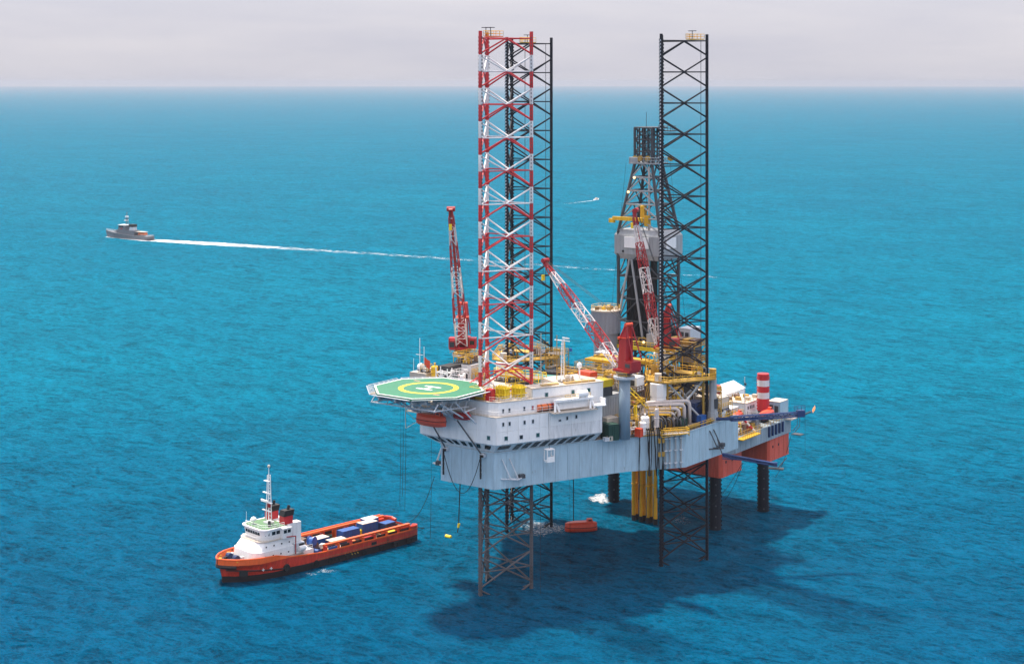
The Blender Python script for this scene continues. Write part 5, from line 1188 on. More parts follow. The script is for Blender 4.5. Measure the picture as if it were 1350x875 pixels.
# ================================================================ burner booms and flare
def lattice_boom(label, p, q, w, mat, name='flare_boom', cat='boom'):
    P, Q = Vector(p), Vector(q); t = thing(name, label, cat, p); d = (Q - P); L = d.length; d.normalize(); s_ = d.cross(Vector((0, 0, 1))).normalized(); u = Vector((0, 0, 1))
    k = int(L / 1.3)
    cr_ = lambda i, f: P + d * (L * f) + s_ * (w * (-1, 1, 1, -1)[i]) + u * (w * (-1, -1, 1, 1)[i])
    for i in range(4): rod('boom_chord', cr_(i, 0), cr_(i, 1), .13, mat, t)
    for j in range(k):
        for i in range(4):
            e0, e1 = (i, (i + 1) % 4) if j % 2 else ((i + 1) % 4, i)
            rod('boom_lacing', cr_(e0, j / k), cr_(e1, (j + 1) / k), .08, mat, t, 5)
    MB().box((P + Q) / 2 - u * w * .6, (L, w * 1.7, .12), math.atan2(d.y, d.x)).build('walkway', mat, t)
    m = MB(); m.path([P + s_ * w * .4, Q + s_ * w * .4], .14, 6); m.path([P - s_ * w * .3, Q - s_ * w * .3], .12, 6); m.build('feed_pipe', mat, t)
    return t
t = lattice_boom('blue flare boom reaching out from the rig stern with a flame at its tip', (32.6, 44.6, 33.1), (44.0, 56.5, 33.5), .46, 'boom_blue')
m = MB(); m.box((44.2, 56.8, 33.7), (1.8, 1.4, 1.5), R(46)); m.build('burner_head', 'boom_blue', t); m = MB(); m.rail([(43.2, 55.6, 34.4), (45.0, 57.6, 34.4)], 1.0, 1.0, .07); m.build('burner_railing', 'navy', t)
rod('burner_nozzle', (44.8, 57.5, 33.4), (46.0, 58.8, 34.0), .2, 'dark_grey', t); rod('drip_line', (45.0, 57.6, 33.0), (45.0, 57.6, 24.0), .04, 'black', t, 4)
rod('hinge_arm', (28.8, 44.4, 32.6), (32.7, 44.7, 33.1), .36, 'boom_blue', t)
fm = thing('flare_flame', 'small orange flame burning at the tip of the blue boom', 'flame', (46.2, 59.0, 34.1), rz=R(20))
for k, (x, z, s_) in enumerate(((.1, .1, .26), (.3, .4, .30), (.5, .75, .2))):
    MB().lathe((x, 0, z), [(.05, -.5), (.5 * s_ * 1.3, -.2), (.62 * s_ * 1.3, .05), (.4 * s_, .3), (.03, .6)], 9).build('flame_tongue', 'flame', fm, True)
t = lattice_boom('dark blue lattice gangway stowed low along the rig hull below the stern', (31.2, 43.4, 24.9), (43.2, 47.0, 23.6), .3, 'boom_blue', 'gangway', 'gangway')
m = MB(); m.box((43.0, 46.8, 22.8), (3.4, 1.4, .25), R(20)); m.tube((43.4, 47.2, 23), (44.8, 48.6, 25.2), .12); m.build('landing', 'dark_grey', t)
rod('hanger', (30.0, 43.2, 28.4), (31.2, 43.4, 24.9), .12, 'dark_grey', t)

# ================================================================ chains, mooring lines and hawsers
def catenary(p, q, sag, n_=16):
    p, q = Vector(p), Vector(q); return [p.lerp(q, i / n_) - Vector((0, 0, sag * 4 * (i / n_) * (1 - i / n_))) for i in range(n_ + 1)]
def line(name, label, pts, r, mat='rubber', cat='rope', floats=(), group=None):
    t = thing(name, label, cat, pts[0], group); MB().path(pts, r, 6).build('line_strand', mat, t)
    for f in floats:
        k = int(f * (len(pts) - 1)); p = Vector(pts[k]); q_ = Vector(pts[min(k + 1, len(pts) - 1)]); d = (q_ - p).normalized() if q_ != p else Vector((0, 0, 1))
        MB().tube(p - d * .5, p + d * .5, .3, 8).build('yellow_float', 'bright_yellow', t)
    return t
line('mooring_rope', 'black rope drooping between the two bow fairleads', catenary((-6.6, -11.4, 31.0), (3.4, -11.4, 31.0), 8.4), .075)
t = thing('anchor_chain', 'heavy chain hanging from the starboard bow fairlead', 'chain', (3.4, -11.2, 31))
for k in range(9): MB().box((3.4, -11.35, 30.8 - k * .52), (.42 if k % 2 else .16, .16 if k % 2 else .42, .6)).build('link', 'black', t)
t = thing('anchor_chain', 'heavy chain hanging from the port bow fairlead', 'chain', (-6.6, -11.2, 31))
for k in range(10): MB().box((-6.6, -11.35, 30.8 - k * .52), (.42 if k % 2 else .16, .16 if k % 2 else .42, .6)).build('link', 'black', t)
for i, (a_, zt, zb, lab) in enumerate(((-14.6, 43, 19.0, 'leftmost thin black line hanging from the helideck'), (-13.9, 43, 21.0, 'second thin black line hanging from the helideck'), (-13.2, 43, 18.0, 'third thin black line hanging from the helideck'), (-9.4, 33.0, 12.0, 'long thin black line hanging past the port bow corner'))):
    line('hanging_line', lab, [(a_, -16.0 if zt > 40 else -12.0, zt), (a_, -16.0 if zt > 40 else -12.0, (zt + zb) / 2), (a_ - .2, -16.1 if zt > 40 else -12.1, zb)], .05, group='lines hanging from the bow')
line('hawser', 'black hawser curving away from the port bow', catenary((-9.2, -11.2, 25.0), (-15.6, -13, 14.6), 2.6), .07)
line('transfer_hose', 'black transfer hose with yellow floats hanging from the port side to the sea', [(-27.9, 26.4, 31.5), (-29.8, 26.5, 30.0), (-31.2, 26.5, 25), (-31.4, 26.6, 18), (-31.6, 26.6, 12), (-31.9, 26.6, 6.0), (-32.1, 26.7, 2.2), (-32.4, 26.6, .5)], .13, cat='hose', floats=(.55, .95))
t = thing('hose_float', 'yellow float on the sea left of the transfer hose', 'buoy', (-32.6, 23.3, 0)); MB().tube((-33.4, 23.3, .2), (-31.8, 23.3, .2), .42, 10).build('float_body', 'bright_yellow', t); MB().tube((-33.6, 23.3, .2), (-33.4, 23.3, .2), .2, 8).build('float_ring', 'dark_grey', t)
for i, (p, q, sg, lab) in enumerate((((28.8, 58, 20), (25.0, 56, 11), 1.0, 'left thin dark rope hanging below the red pontoon'), ((27, 61, 19), (23.6, 52.5, 10.4), .8, 'right thin dark rope hanging below the near red pontoon'), ((21.6, 98, 18), (19.6, 93, 8), 1.5, 'thin dark rope hanging from the far red pontoon'))):
    line('mooring_rope', lab, catenary(p, q, sg), .06)
line('slack_line', 'thin wire running from the hull down to the sea beside the banded leg', [(10.2, 1.0, 24.5), (10.2, 1.0, 12), (10.2, 1.0, .2)], .035)
line('slack_line', 'thin wire running from the hull down to the sea near the crane column', [(13.0, 8.0, 24.5), (13.1, 8.0, 12), (13.1, 8.0, .2)], .03)
line('slack_line', 'dark hose hanging to the sea beside the white foam', [(-15.6, 52.0, 24.2), (-15.6, 52.2, 12), (-15.7, 52.4, .1)], .12)

# ================================================================ the supply vessel
SHIP_C = Vector((-45.4, 368.0, 0)); SHIP_S = .945; SHIP_RZ = R(-136.2)      # local x = bow, y = port
sv = world_thing('supply_vessel', 'orange-red offshore supply vessel with white wheelhouse and open cargo deck', 'ship', SHIP_C, SHIP_RZ); sv.scale = (SHIP_S,) * 3
XS = [-28.0, -27.3, -25, -18, -8, 2, 8, 12, 16, 20, 23, 25.5, 27.0, 27.9, 28.3]
def hb(x, f):      # half breadth at station x; f 0 waterline, 1 rail
    if x < -26: k = .86 + (x + 28) / 2 * .14
    elif x < 8: k = 1.0
    else:
        q = (x - 8) / 20.3; k = max(0.02, (1 - q ** (2.3 + 2.2 * f)) ** (1 - .25 * f))
    return max(6.4 * k * (1 - .03 * (1 - f)), .12)
def rail_z(x):
    if x < 4: return 3.3
    if x < 12: return 3.3 + (x - 4) / 8 * .9
    if x < 16: return 4.2 + (x - 12) / 4 * 1.0
    return 5.2 + (x - 16) / 12.3 * .5
def off_x(x, f): return x + (1.6 * (f - 1) if x > 26 else .7 * (f - 1) if x > 22 else 0)   # raked stem
def strake(f0, f1, z0f, z1f, name, mat, proud=0.0):
    for s_ in (1, -1):
        m = MB(); rows = []
        for f, zf in ((f0, z0f), (f1, z1f)):
            rows.append([(off_x(x, f), s_ * (hb(x, f) + proud), zf(x)) for x in XS])
        if s_ < 0: rows = rows[::-1]
        k = len(XS)
        m.v = rows[0] + rows[1]; m.f = [(i + 1, i, k + i, k + i + 1) for i in range(k - 1)]
        m.build(name, mat, sv, True)
strake(0, .2, lambda x: -1.5, lambda x: 1.45, 'boot_topping', 'ship_dark')
strake(.2, .55, lambda x: 1.45, lambda x: .75 + (rail_z(x) - .75) * .55, 'shell_plating', 'ship_red')
strake(.55, 1, lambda x: .75 + (rail_z(x) - .75) * .55, lambda x: rail_z(x) - (0 if x < 12 else min(1.25, (x - 12) * .25)), 'bulwark_plating', 'ship_red')
strake(1, 1, lambda x: rail_z(x) - (0 if x < 12 else min(1.25, (x - 12) * .25)), lambda x: rail_z(x), 'forecastle_rim', 'ship_orange', .06)
strake(.93, .80, lambda x: rail_z(x) - .05, lambda x: rail_z(x) - 1.0 if x > 8 else 2.0, 'bulwark_inside', 'ship_orange', -.28)
m = MB()
m.add([(-28, -5.4, -1.5), (-28, 5.4, -1.5), (-28, 5.5, 3.2), (-28, -5.5, 3.2)], [(3, 2, 1, 0)]); m.build('transom', 'ship_red', sv)
m = MB()
for s_ in (1, -1): m.path([(off_x(x, 1), s_ * (hb(x, 1) - .1), rail_z(x) + .05) for x in XS], .2, 6)
m.build('rail_cap', 'ship_orange', sv)
m = MB(); m.prism([(-27.9, -5.6)] + [(x, -hb(x, .8)) for x in XS[2:7]] + [(8, 6.2)] + [(x, hb(x, .8)) for x in XS[2:6][::-1]] + [(-27.9, 5.6)], 1.9, 2.0); m.build('cargo_deck', 'deck_wood', sv)
for k in range(12):
    for x0 in (-25.5, -17.5, -9.5): blk('deck_plank', (x0 + 3.9, -4.7 + k * .855, 2.03), (7.7, .78, .06), 'deck_wood', sv)
fo = [(x, hb(x, .8) - .1) for x in XS[6:]]; m = MB(); m.prism(fo + [(x, -y) for x, y in fo[::-1]], 4.25, 4.35); m.build('foredeck', 'deck_steel', sv)
# black rubbing bands and tyre fenders
for s_ in (1,):
    m = MB(); m.path([(x, hb(x, .5) + .12, 1.5 + (0 if x < 10 else (x - 10) * .1)) for x in XS[1:-2]], .16, 6); m.build('fender_strake', 'ship_dark', sv)
m = MB(); m.path([(off_x(x, .8), hb(x, .8) + .16, rail_z(x) - 1.7) for x in XS[11:]] + [(off_x(x, .8), -hb(x, .8) - .16, rail_z(x) - 1.7) for x in XS[11:][::-1]], .5, 8); m.build('bow_fender', 'ship_dark', sv)
for x, z, r_ in ((-24.5, .9, .75), (-20, .8, .7), (-15.5, .8, .75), (-10, .8, .75), (-5.0, .9, .8), (.5, 1.0, .75), (4.6, 1.1, .85), (13.2, 1.9, .95), (-1.8, .7, .6)):
    o = MB(); y = hb(x, .4) + .2; o.lathe((0, 0, 0), [(r_ * .45, -.2), (r_ * .85, -.28), (r_, 0), (r_ * .85, .28), (r_ * .45, .2)], 14)
    o.v = [(x + px_, y + pz_, z + py_) for px_, py_, pz_ in o.v]; o.build('tyre_fender', 'rubber', sv)
blk('hull_recess', (23.6, hb(23.6, .4) + .12, 2.2), (2.0, .25, 1.3), 'black', sv, R(-38)); 
for x in (19.4, 17.4): MB().box((x, hb(x, .6) + .1, 2.6), (.7, .06, .14), R(-20)).build('thruster_mark', 'mark_white', sv); MB().box((x, hb(x, .6) + .11, 2.6), (.14, .06, .7), R(-20)).build('thruster_mark', 'mark_white', sv)
for k in range(5): blk('hull_stripe', (-4.4 - k * .9, hb(0, .3) + .08, 1.35), (.2, .1, .9), 'yellow', sv, 0, 0, R(35))
blk('freeing_port', (-13.2, hb(0, .7) + .02, 2.4), (1.6, .12, .7), 'black', sv)
# orange crash rails along the cargo deck, open frames above the bulwark
for s_ in (1, -1):
    y = s_ * 5.2
    blk('crash_rail', (-12.0, y, 4.55), (27.0, .8, .5), 'ship_orange', sv); blk('crash_rail_top', (-12.0, s_ * 5.9, 4.85), (26.0, .35, .22), 'ship_orange', sv)
    for k in range(8): MB().loft([[(1.2 - k * 3.75 + dx, s_ * yy, z) for dx in (-.22, .22) for yy in (6.2,)] + [(1.2 - k * 3.75 + dx, s_ * yy, z) for dx in (.22, -.22) for yy in (4.9,)] for z in (2.0, 4.4)]).build('rail_post', 'ship_orange' if k % 2 else 'ship_red', sv)
    for k in range(7): blk('rail_slot', (-.7 - k * 3.75, s_ * 6.0, 3.6), (2.7, .12, .85), 'ship_dark' if k > 0 else 'blue', sv)
# stern roller and horseshoe bulwark
m = MB(); m.tube((-27.6, -3.4, 2.2), (-27.6, 3.4, 2.2), .6, 14); m.build('stern_roller', 'dark_grey', sv)
m = MB(); m.path([(-25, 6.1, 4.0), (-27.0, 5.9, 3.9), (-28.1, 4.9, 3.7), (-28.2, 3.4, 3.4)], .42, 8); m.path([(-25, -6.1, 4.0), (-27.0, -5.9, 3.9), (-28.1, -4.9, 3.7), (-28.2, -3.4, 3.4)], .42, 8); m.build('stern_horn', 'ship_red', sv)
for s_ in (1, -1): blk('stern_house', (-23.6, s_ * 5.0, 3.1), (2.6, 2.0, 2.4), 'ship_red', sv)
blk('tow_pin', (-26.6, 1.2, 2.6), (.5, .5, 1.2), 'black', sv); blk('tow_pin', (-26.6, -1.2, 2.6), (.5, .5, 1.2), 'black', sv)
# superstructure: rounded white block, set back tiers
def house(x0, x1, w, z0, z1, rf, slope, name, mat, taper=0.0):
    pl = lambda sl, wv: [(x0, -wv), (x1 - rf - sl, -wv)] + [(x1 - sl - rf + rf * math.sin(R(a)), -(wv - rf) - rf * math.cos(R(a))) for a in (20, 45, 70, 90)] + [(x1 - sl - rf + rf * math.sin(R(a)), (wv - rf) + rf * math.cos(R(a))) for a in (90, 70, 45, 20)] + [(x1 - rf - sl, wv), (x0, wv)]
    return MB().prism(pl(0, w), z0, z1, pl(slope, w - taper)).build(name, mat, sv)
house(10.2, 21.6, 5.2, 3.65, 6.4, 2.6, .35, 'main_house', 'white')
house(10.6, 21.2, 5.1, 6.4, 8.4, 2.8, 1.5, 'forecastle_house', 'white', .5)
house(10.2, 19.6, 4.9, 8.4, 8.55, 2.4, 0, 'bridge_deck', 'cream')
house(4.6, 10.2, 5.4, 2.0, 4.6, .5, 0, 'after_house', 'white'); house(7.0, 10.2, 5.0, 4.6, 6.6, .5, 0, 'boat_house', 'pale_grey')
wh = house(11.2, 18.2, 4.4, 8.55, 11.0, 1.8, -.35, 'wheelhouse', 'white', -.25)
house(10.9, 18.9, 4.9, 11.0, 11.25, 1.9, 0, 'wheelhouse_roof', 'white'); house(11.4, 18.3, 4.4, 11.25, 11.3, 1.7, 0, 'roof_deck', 'deck_green')
for y in (-3.0, -1.8, -.6, .6, 1.8, 3.0): MB().box((18.42, y * .82, 10.15), (.1, .8, .8)).build('wheelhouse_window', 'glass', sv)
for s_ in (1, -1):
    for x, an in ((17.9, 55), (17.2, 28)): MB().box((x, s_ * (3.75 if an == 55 else 4.32), 10.15), (.9, .1, .8), s_ * R(-an)).build('wheelhouse_window', 'glass', sv)
    for k in range(4): blk('wheelhouse_window', (15.6 - k * 1.25, s_ * 4.56, 10.15), (1.0, .12, .8), 'glass', sv)
    # bridge wing
    MB().box((12.4, s_ * 4.9, 9.7), (2.4, 1.2, 2.3)).build('bridge_wing', 'white', sv)
    for k in range(2): MB().box((12.95 - k * 1.1, s_ * 5.53, 10.2), (.85, .1, .75)).build('wing_window', 'glass', sv)
    MB().box((12.4, s_ * 4.9, 10.95), (2.8, 1.5, .16)).build('wing_roof', 'white', sv)
    for k in range(5): MB().box((20.6 - k * 2.2, s_ * 5.22, 5.2), (.32, .08, .32)).build('porthole', 'glass', sv)
    for k in range(4): MB().box((18 - k * 2.2, s_ * 4.98, 7.4), (.32, .08, .32)).build('porthole', 'glass', sv)
    blk('side_door', (9.4, s_ * 5.03, 5.6), (.9, .1, 1.8), 'pale_grey', sv); blk('side_opening', (7.9, s_ * 5.05, 5.7), (1.4, .1, 1.3), 'black', sv)
    rod('red_davit_post', (10.0, s_ * 5.6, 3.6), (10.0, s_ * 5.6, 8.6), .14, 'crane_red', sv); rod('red_davit_arm', (10.0, s_ * 5.6, 8.6), (12.6, s_ * 5.6, 8.9), .13, 'crane_red', sv)
    # funnels, red with black tops
    fn = MB().prism([(9.6, s_ * 2.0), (12.2, s_ * 2.0), (12.2, s_ * 3.9), (9.6, s_ * 3.9)], 11.3, 13.2).build('funnel', 'leg_red', sv)
    MB().prism([(9.5, s_ * 1.9), (12.3, s_ * 1.9), (12.3, s_ * 4.0), (9.5, s_ * 4.0)], 13.2, 14.5, [(9.1, s_ * 2.0), (11.9, s_ * 2.0), (11.9, s_ * 3.9), (9.1, s_ * 3.9)]).build('funnel_cap', 'black', fn)
    MB().tube((10.4, s_ * 3.0, 14.4), (10.1, s_ * 3.0, 15.5), .35, 8).build('exhaust', 'black', fn)
    MB().prism([(7.2, s_ * 2.0), (12.0, s_ * 2.0), (12.0, s_ * 3.9), (7.2, s_ * 3.9)], 6.62, 11.28).build('funnel_casing', 'white', sv)
m = MB(); m.rail([(18.2, -3.2, 11.3), (18.2, 3.2, 11.3), (16.6, 4.6, 11.3), (12.6, 4.6, 11.3)], .9, 1.2, .045); m.rail([(10.4, -4.8, 8.55), (10.4, 4.8, 8.55), (17.2, 4.8, 8.55), (19.4, 2.6, 8.55), (19.4, -2.6, 8.55)], .9, 1.4, .045); m.rail([(4.8, 5.3, 4.6), (10, 5.3, 4.6)], 1, 1.2, .045)
m.build('deck_railing', 'white', sv)
m = MB(); m.tube((9.0, 5.6, 5.4), (7.2, 5.6, 5.4), .62, 12); m.build('life_raft', 'white', sv)
# lattice mast with yards, radar and light
ml = [(13.4, -.6), (13.4, .6), (14.6, 0)]
mo = MB().box((13.8, 0, 11.5), (2.0, 1.8, .4)).build('mast', 'white', sv)
for x, y in ml: MB().tube((x, y, 11.3), (13.8 + (x - 13.8) * .45, y * .5, 22.8), .13, 6).build('mast_leg', 'white', mo)
for k in range(13):
    f = k / 13; z = 12.2 + k * .82; w = .6 * (1 - .5 * f); MB().tube((13.45, -w, z), (13.45, w, z), .07, 4).build('mast_rung', 'white', mo)
for z, w in ((14.4, 1.6), (16.4, 2.0), (18.6, 1.4), (21.4, 1.0)): MB().box((14.4, 0, z), (.5, 2 * w, .16)).build('mast_yard', 'white', mo)
MB().box((15.0, 0, 16.9), (.3, 2.8, .3)).build('radar_scanner', 'white', mo); MB().box((13.9, .2, 15.6), (.7, .7, .9)).build('searchlight', 'crane_red', mo)
MB().tube((13.8, 0, 22.8), (13.8, 0, 24.6), .08, 5).build('topmast', 'white', mo); MB().lathe((13.8, 0, 24.5), [(.15, 0), (.34, .15), (.34, .5), (.1, .7)], 8).build('mast_lamp', 'cream', mo)
MB().lathe((16.8, -2.0, 11.3), [(.15, 0), (.15, .6), (.75, .8), (.8, 1.1), (.5, 1.5), (.1, 1.7)], 12).build('radar_dome', 'white', sv, True)
MB().tube((15.6, 2.8, 11.3), (15.6, 2.8, 12.7), .35, 8).build('deck_ventilator', 'dark_grey', sv)
rod('whip_aerial', (18.0, -3.2, 11.3), (18.0, -3.2, 14.2), .05, 'white', sv, 4)
# anchor windlass and gear on the foredeck
wn_ = MB().box((24.0, 0, 4.6), (2.6, 5.2, .5)).build('windlass', 'dark_grey', sv)
for y in (-1.4, 1.4): MB().tube((24.0, y - .6, 5.3), (24.0, y + .6, 5.3), .75, 12).build('drum', 'navy', wn_); MB().tube((24.9, y - .3, 4.9), (24.9, y + .3, 4.9), .5, 10).build('chain_wheel', 'black', wn_); MB().box((22.9, y * 1.5, 5.1), (.9, .8, 1.1)).build('winch_motor', 'pale_grey', wn_)
for x, y in ((26.4, -1.6), (26.4, 1.6), (22.4, -4.2), (22.4, 4.2), (25.2, 3.6), (25.2, -3.6)): MB().lathe((x, y, 4.35), [(.28, 0), (.28, .7), (.4, .75), (.4, .9)], 8).build('bollard', 'yellow', sv)
# winch, drums and loose gear behind the house
tw = MB().box((2.4, 0, 2.8), (3.0, 6.4, 1.6)).build('tow_winch', 'dark_grey', sv)
for y in (-1.8, 1.8): MB().tube((2.4, y - 1.1, 3.9), (2.4, y + 1.1, 3.9), 1.3, 14).build('winch_drum', 'rust_steel', tw)

# cargo: every box on the deck is a thing of its own
def ship_thing(name, label, cat, x, y, z, rz=0.0, group=None):
    c, s_ = math.cos(SHIP_RZ), math.sin(SHIP_RZ)
    x, y, z = x * SHIP_S, y * SHIP_S, z * SHIP_S
    t = world_thing(name, label, cat, (SHIP_C.x + x * c - y * s_, SHIP_C.y + x * s_ + y * c, z), SHIP_RZ + rz, group); t.scale = (SHIP_S,) * 3
    return t
def ship_box(label, x, y, d, mat, top, rz=0.0, z=2.07, name='cargo_container', cat='container'):
    t = ship_thing(name, label, cat, x, y, z, rz, 'cargo on the supply vessel'); a, b_, h = d
    MB().box((0, 0, h / 2), (a, b_, h)).build('body', mat, t); MB().box((0, 0, h + .05), (a + .1, b_ + .1, .1)).build('top_panel', top, t)
    m = MB()
    for i in range(max(3, int(a / .55))):
        k = max(3, int(a / .55)); xx = -a / 2 + a * (i + .5) / k
        for s_ in (-1, 1): m.box((xx, s_ * (b_ / 2 + .04), h / 2), (a / k * .5, .09, h * .84))
    m.build('corrugation', mat, t)
    for sx in (-1, 1):
        for sy in (-1, 1): blk('corner_post', (sx * a / 2, sy * b_ / 2, h / 2), (.2, .2, h), mat, t)
    blk('door', (-a / 2 - .04, 0, h / 2), (.08, b_ * .8, h * .82), mat, t)
ship_box('blue container with blue top on the vessel, nearest the wheelhouse of the large ones', -11.2, -1.4, (5.2, 2.4, 2.6), 'blue', 'blue')
ship_box('tall blue container with white top in the middle of the vessel cargo deck', -17.4, -1.6, (4.8, 2.4, 3.2), 'blue', 'cream')
ship_box('blue container with white top standing behind the tall one on the vessel', -20.0, -4.0, (3.8, 2.3, 3.2), 'blue', 'white')
ship_box('small blue container nearest the vessel stern', -22.2, .4, (3.4, 2.4, 2.6), 'navy', 'blue', R(4))
ship_box('low white-topped crate beside the vessel winch', -3.0, -2.6, (4.4, 2.6, 1.9), 'blue', 'cream', R(3), name='cargo_crate', cat='crate')
ship_box('long low crate with cream cover ahead of the blue containers', -5.6, .9, (4.6, 2.2, 1.7), 'navy', 'cream', R(-3), name='cargo_crate', cat='crate')
ship_box('flat cream pallet lying on the vessel deck by the port rail', -3.4, 3.4, (4.0, 1.8, .6), 'deck_wood', 'cream', R(2), name='pallet', cat='pallet')
ship_box('red skid on the vessel deck near the port crash rail', -13.8, 2.6, (3.0, 1.6, 1.1), 'crane_red', 'crane_red', R(4), name='equipment_skid', cat='skid')
ship_box('small yellow box between the two large blue containers', -14.6, -1.4, (.9, 1.6, 1.8), 'bright_yellow', 'bright_yellow', name='tool_box', cat='box')
ship_box('orange rack near the stern of the vessel', -20.6, 3.2, (3.2, 2.0, 1.2), 'ship_orange', 'yellow', R(-2), name='equipment_rack', cat='rack')
for i, (x, y, r_) in enumerate(((4.2, 4.2, 1.15), (3.0, 4.6, .9), (2.6, -4.0, .9))):
    t = ship_thing('hose_reel', ('large blue hose reel at the port side behind the wheelhouse', 'smaller blue hose reel beside the large one', 'blue hose reel at the far side of the vessel')[i], 'reel', x, y, 2.0 if i else 4.6, R(20))
    z_ = r_ + .25; m = MB(); m.tube((0, -.7, z_), (0, .7, z_), r_ * .75, 14); m.build('hose_coil', 'blue', t)
    for s_ in (-.75, .75): m = MB(); m.tube((0, s_ - .05, z_), (0, s_ + .05, z_), r_, 14); m.build('reel_flange', 'blue', t); MB().box((0, s_, .25), (r_ * 1.4, .14, .5)).build('stand', 'navy', t)
for i in range(7):
    x, y = ((-.6, 4.6), (.5, 3.0), (-1.2, 1.2), (-.4, -4.4), (-7.8, -4.6), (-8.6, 3.8), (1.0, -2.2))[i]
    ship_box(('yellow', 'brown', 'white', 'cream', 'green', 'orange', 'grey')[i] + ' small crate among the loose gear on the vessel deck', x, y, (1.2, 1.0, .9 + .25 * (i % 3)), ('yellow', 'rust_steel', 'white', 'cream', 'container_green', 'orange', 'grey')[i], ('yellow', 'rust_steel', 'white', 'cream', 'container_green', 'orange', 'grey')[i], R(13 * i), name='small_crate', cat='crate')
t = ship_thing('tow_rope', 'dark tow rope trailing from the vessel stern into the sea', 'rope', -28.3, 0, 1.8)
MB().path([(0, 0, .6), (-1.5, -.3, .3), (-4, -.8, -.6), (-8, -1.6, -1.75)], .12, 6).build('rope_strand', 'rubber', t); blk('chafing_sleeve', (-.6, -.1, .5), (1.0, .5, .5), 'black', t)

# ================================================================ patrol boat and far launch
pb_a, pb_b = Vector((-289, 1133)), Vector((-250, 1106)); pd = (pb_a - pb_b).normalized()
pt = world_thing('patrol_boat', 'grey patrol boat under way with a long white wake', 'ship', (*( (pb_a + pb_b) / 2), 0), math.atan2(pd.y, pd.x))
PX = [-22, -18, -8, 4, 12, 17, 20.5, 23.5]
ph_ = lambda x, f: max(.1, (3.9 if x < 4 else 3.9 * (1 - ((x - 4) / 19.6) ** (1.7 + f)))); ps = lambda x: 2.6 if x < -4 else 2.6 + (x + 4) / 27.5 * 2.2
m = MB(); rings = []
for x in PX: rings.append([(x - (1.6 if x > 20 else 0), -ph_(x, 0) * .86, -.8), (x, -ph_(x, 1), ps(x)), (x, ph_(x, 1), ps(x)), (x - (1.6 if x > 20 else 0), ph_(x, 0) * .86, -.8)])
m.loft(rings); m.build('hull', 'navy_grey', pt)
for nm, x0, x1, w, z0, z1, mt, tp in (('deckhouse', -9, 10, 3.0, 2.6, 6.0, 'navy_grey', .3), ('bridge', .5, 7.8, 2.7, 6.0, 9.2, 'navy_grey', .2), ('bridge_roof', .2, 7.8, 2.9, 9.2, 9.5, 'white', 0), ('funnel_casing', -6.5, -2.8, 2.0, 6.0, 8.4, 'pale_grey', .2), ('funnel_top', -6.6, -2.4, 2.0, 8.4, 10.2, 'black', .1), ('orange_tender', -18, -11, 1.5, 3.4, 4.9, 'orange', .3), ('after_awning', -17.5, -9.5, 2.4, 5.3, 5.5, 'cream', 0)):
    MB().prism([(x0, -w), (x1, -w), (x1, w), (x0, w)], z0, z1, [(x0 + tp, -w + tp), (x1 - tp * 2, -w + tp), (x1 - tp * 2, w - tp), (x0 + tp, w - tp)]).build(nm, mt, pt)
for s_ in (-1, 1):
    for k in range(3): blk('bridge_window', (6.4 - k * 1.5, s_ * 2.66, 8.3), (1.1, .14, .9), 'glass', pt)
    blk('red_panel', (4.2, s_ * 2.74, 6.9), (1.8, .1, .8), 'crane_red', pt)
for k in range(4): blk('bridge_window', (7.7, -1.8 + k * 1.2, 8.3), (.14, .9, .8), 'glass', pt)
rod('mast', (2.4, 0, 9.4), (1.6, 0, 18.2), .3, 'navy_grey', pt); rod('mast_stay', (-.6, 0, 9.4), (1.7, 0, 15.0), .22, 'navy_grey', pt); blk('radar', (2.2, 0, 12.6), (1.0, 3.4, .6), 'white', pt); blk('mast_head', (1.7, 0, 15.2), (1.8, 1.8, 1.0), 'white', pt); blk('crosstree', (1.9, 0, 13.8), (.4, 4.4, .35), 'navy_grey', pt)
MB().lathe((13.2, 0, 3.9), [(1.0, 0), (1.0, .6), (.7, 1.3), (.2, 1.5)], 12).build('gun_mount', 'navy_grey', pt); rod('gun_barrel', (13.8, 0, 4.8), (16.6, 0, 5.4), .12, 'dark_grey', pt)
m = MB(); m.rail([(-21.5, -3.4, 2.6), (-21.5, 3.4, 2.6)], 1, 1.5, .06); m.rail([(9, -2.9, 3.6), (20, -1.0, 4.5), (23, 0, 4.8), (20, 1.0, 4.5), (9, 2.9, 3.6)], 1.0, 2, .06); m.build('guard_rail', 'pale_grey', pt)
ft = world_thing('launch', 'tiny white launch speeding far off behind the derrick', 'boat', (78.5, 1482, 0), R(56.5))
m = MB(); m.loft([[(x, -w * .8, -.2), (x, -w, h), (x, w, h), (x, w * .8, -.2)] for x, w, h in ((-4, 1.2, .9), (0, 1.3, 1.0), (3, .9, 1.2), (4.6, .1, 1.5))]); m.build('hull', 'white', ft)
MB().prism([(-1.5, -.9), (1.6, -.9), (1.6, .9), (-1.5, .9)], 1.0, 2.3, [(-1.3, -.8), (.9, -.8), (.9, .8), (-1.3, .8)]).build('cuddy', 'cream', ft)

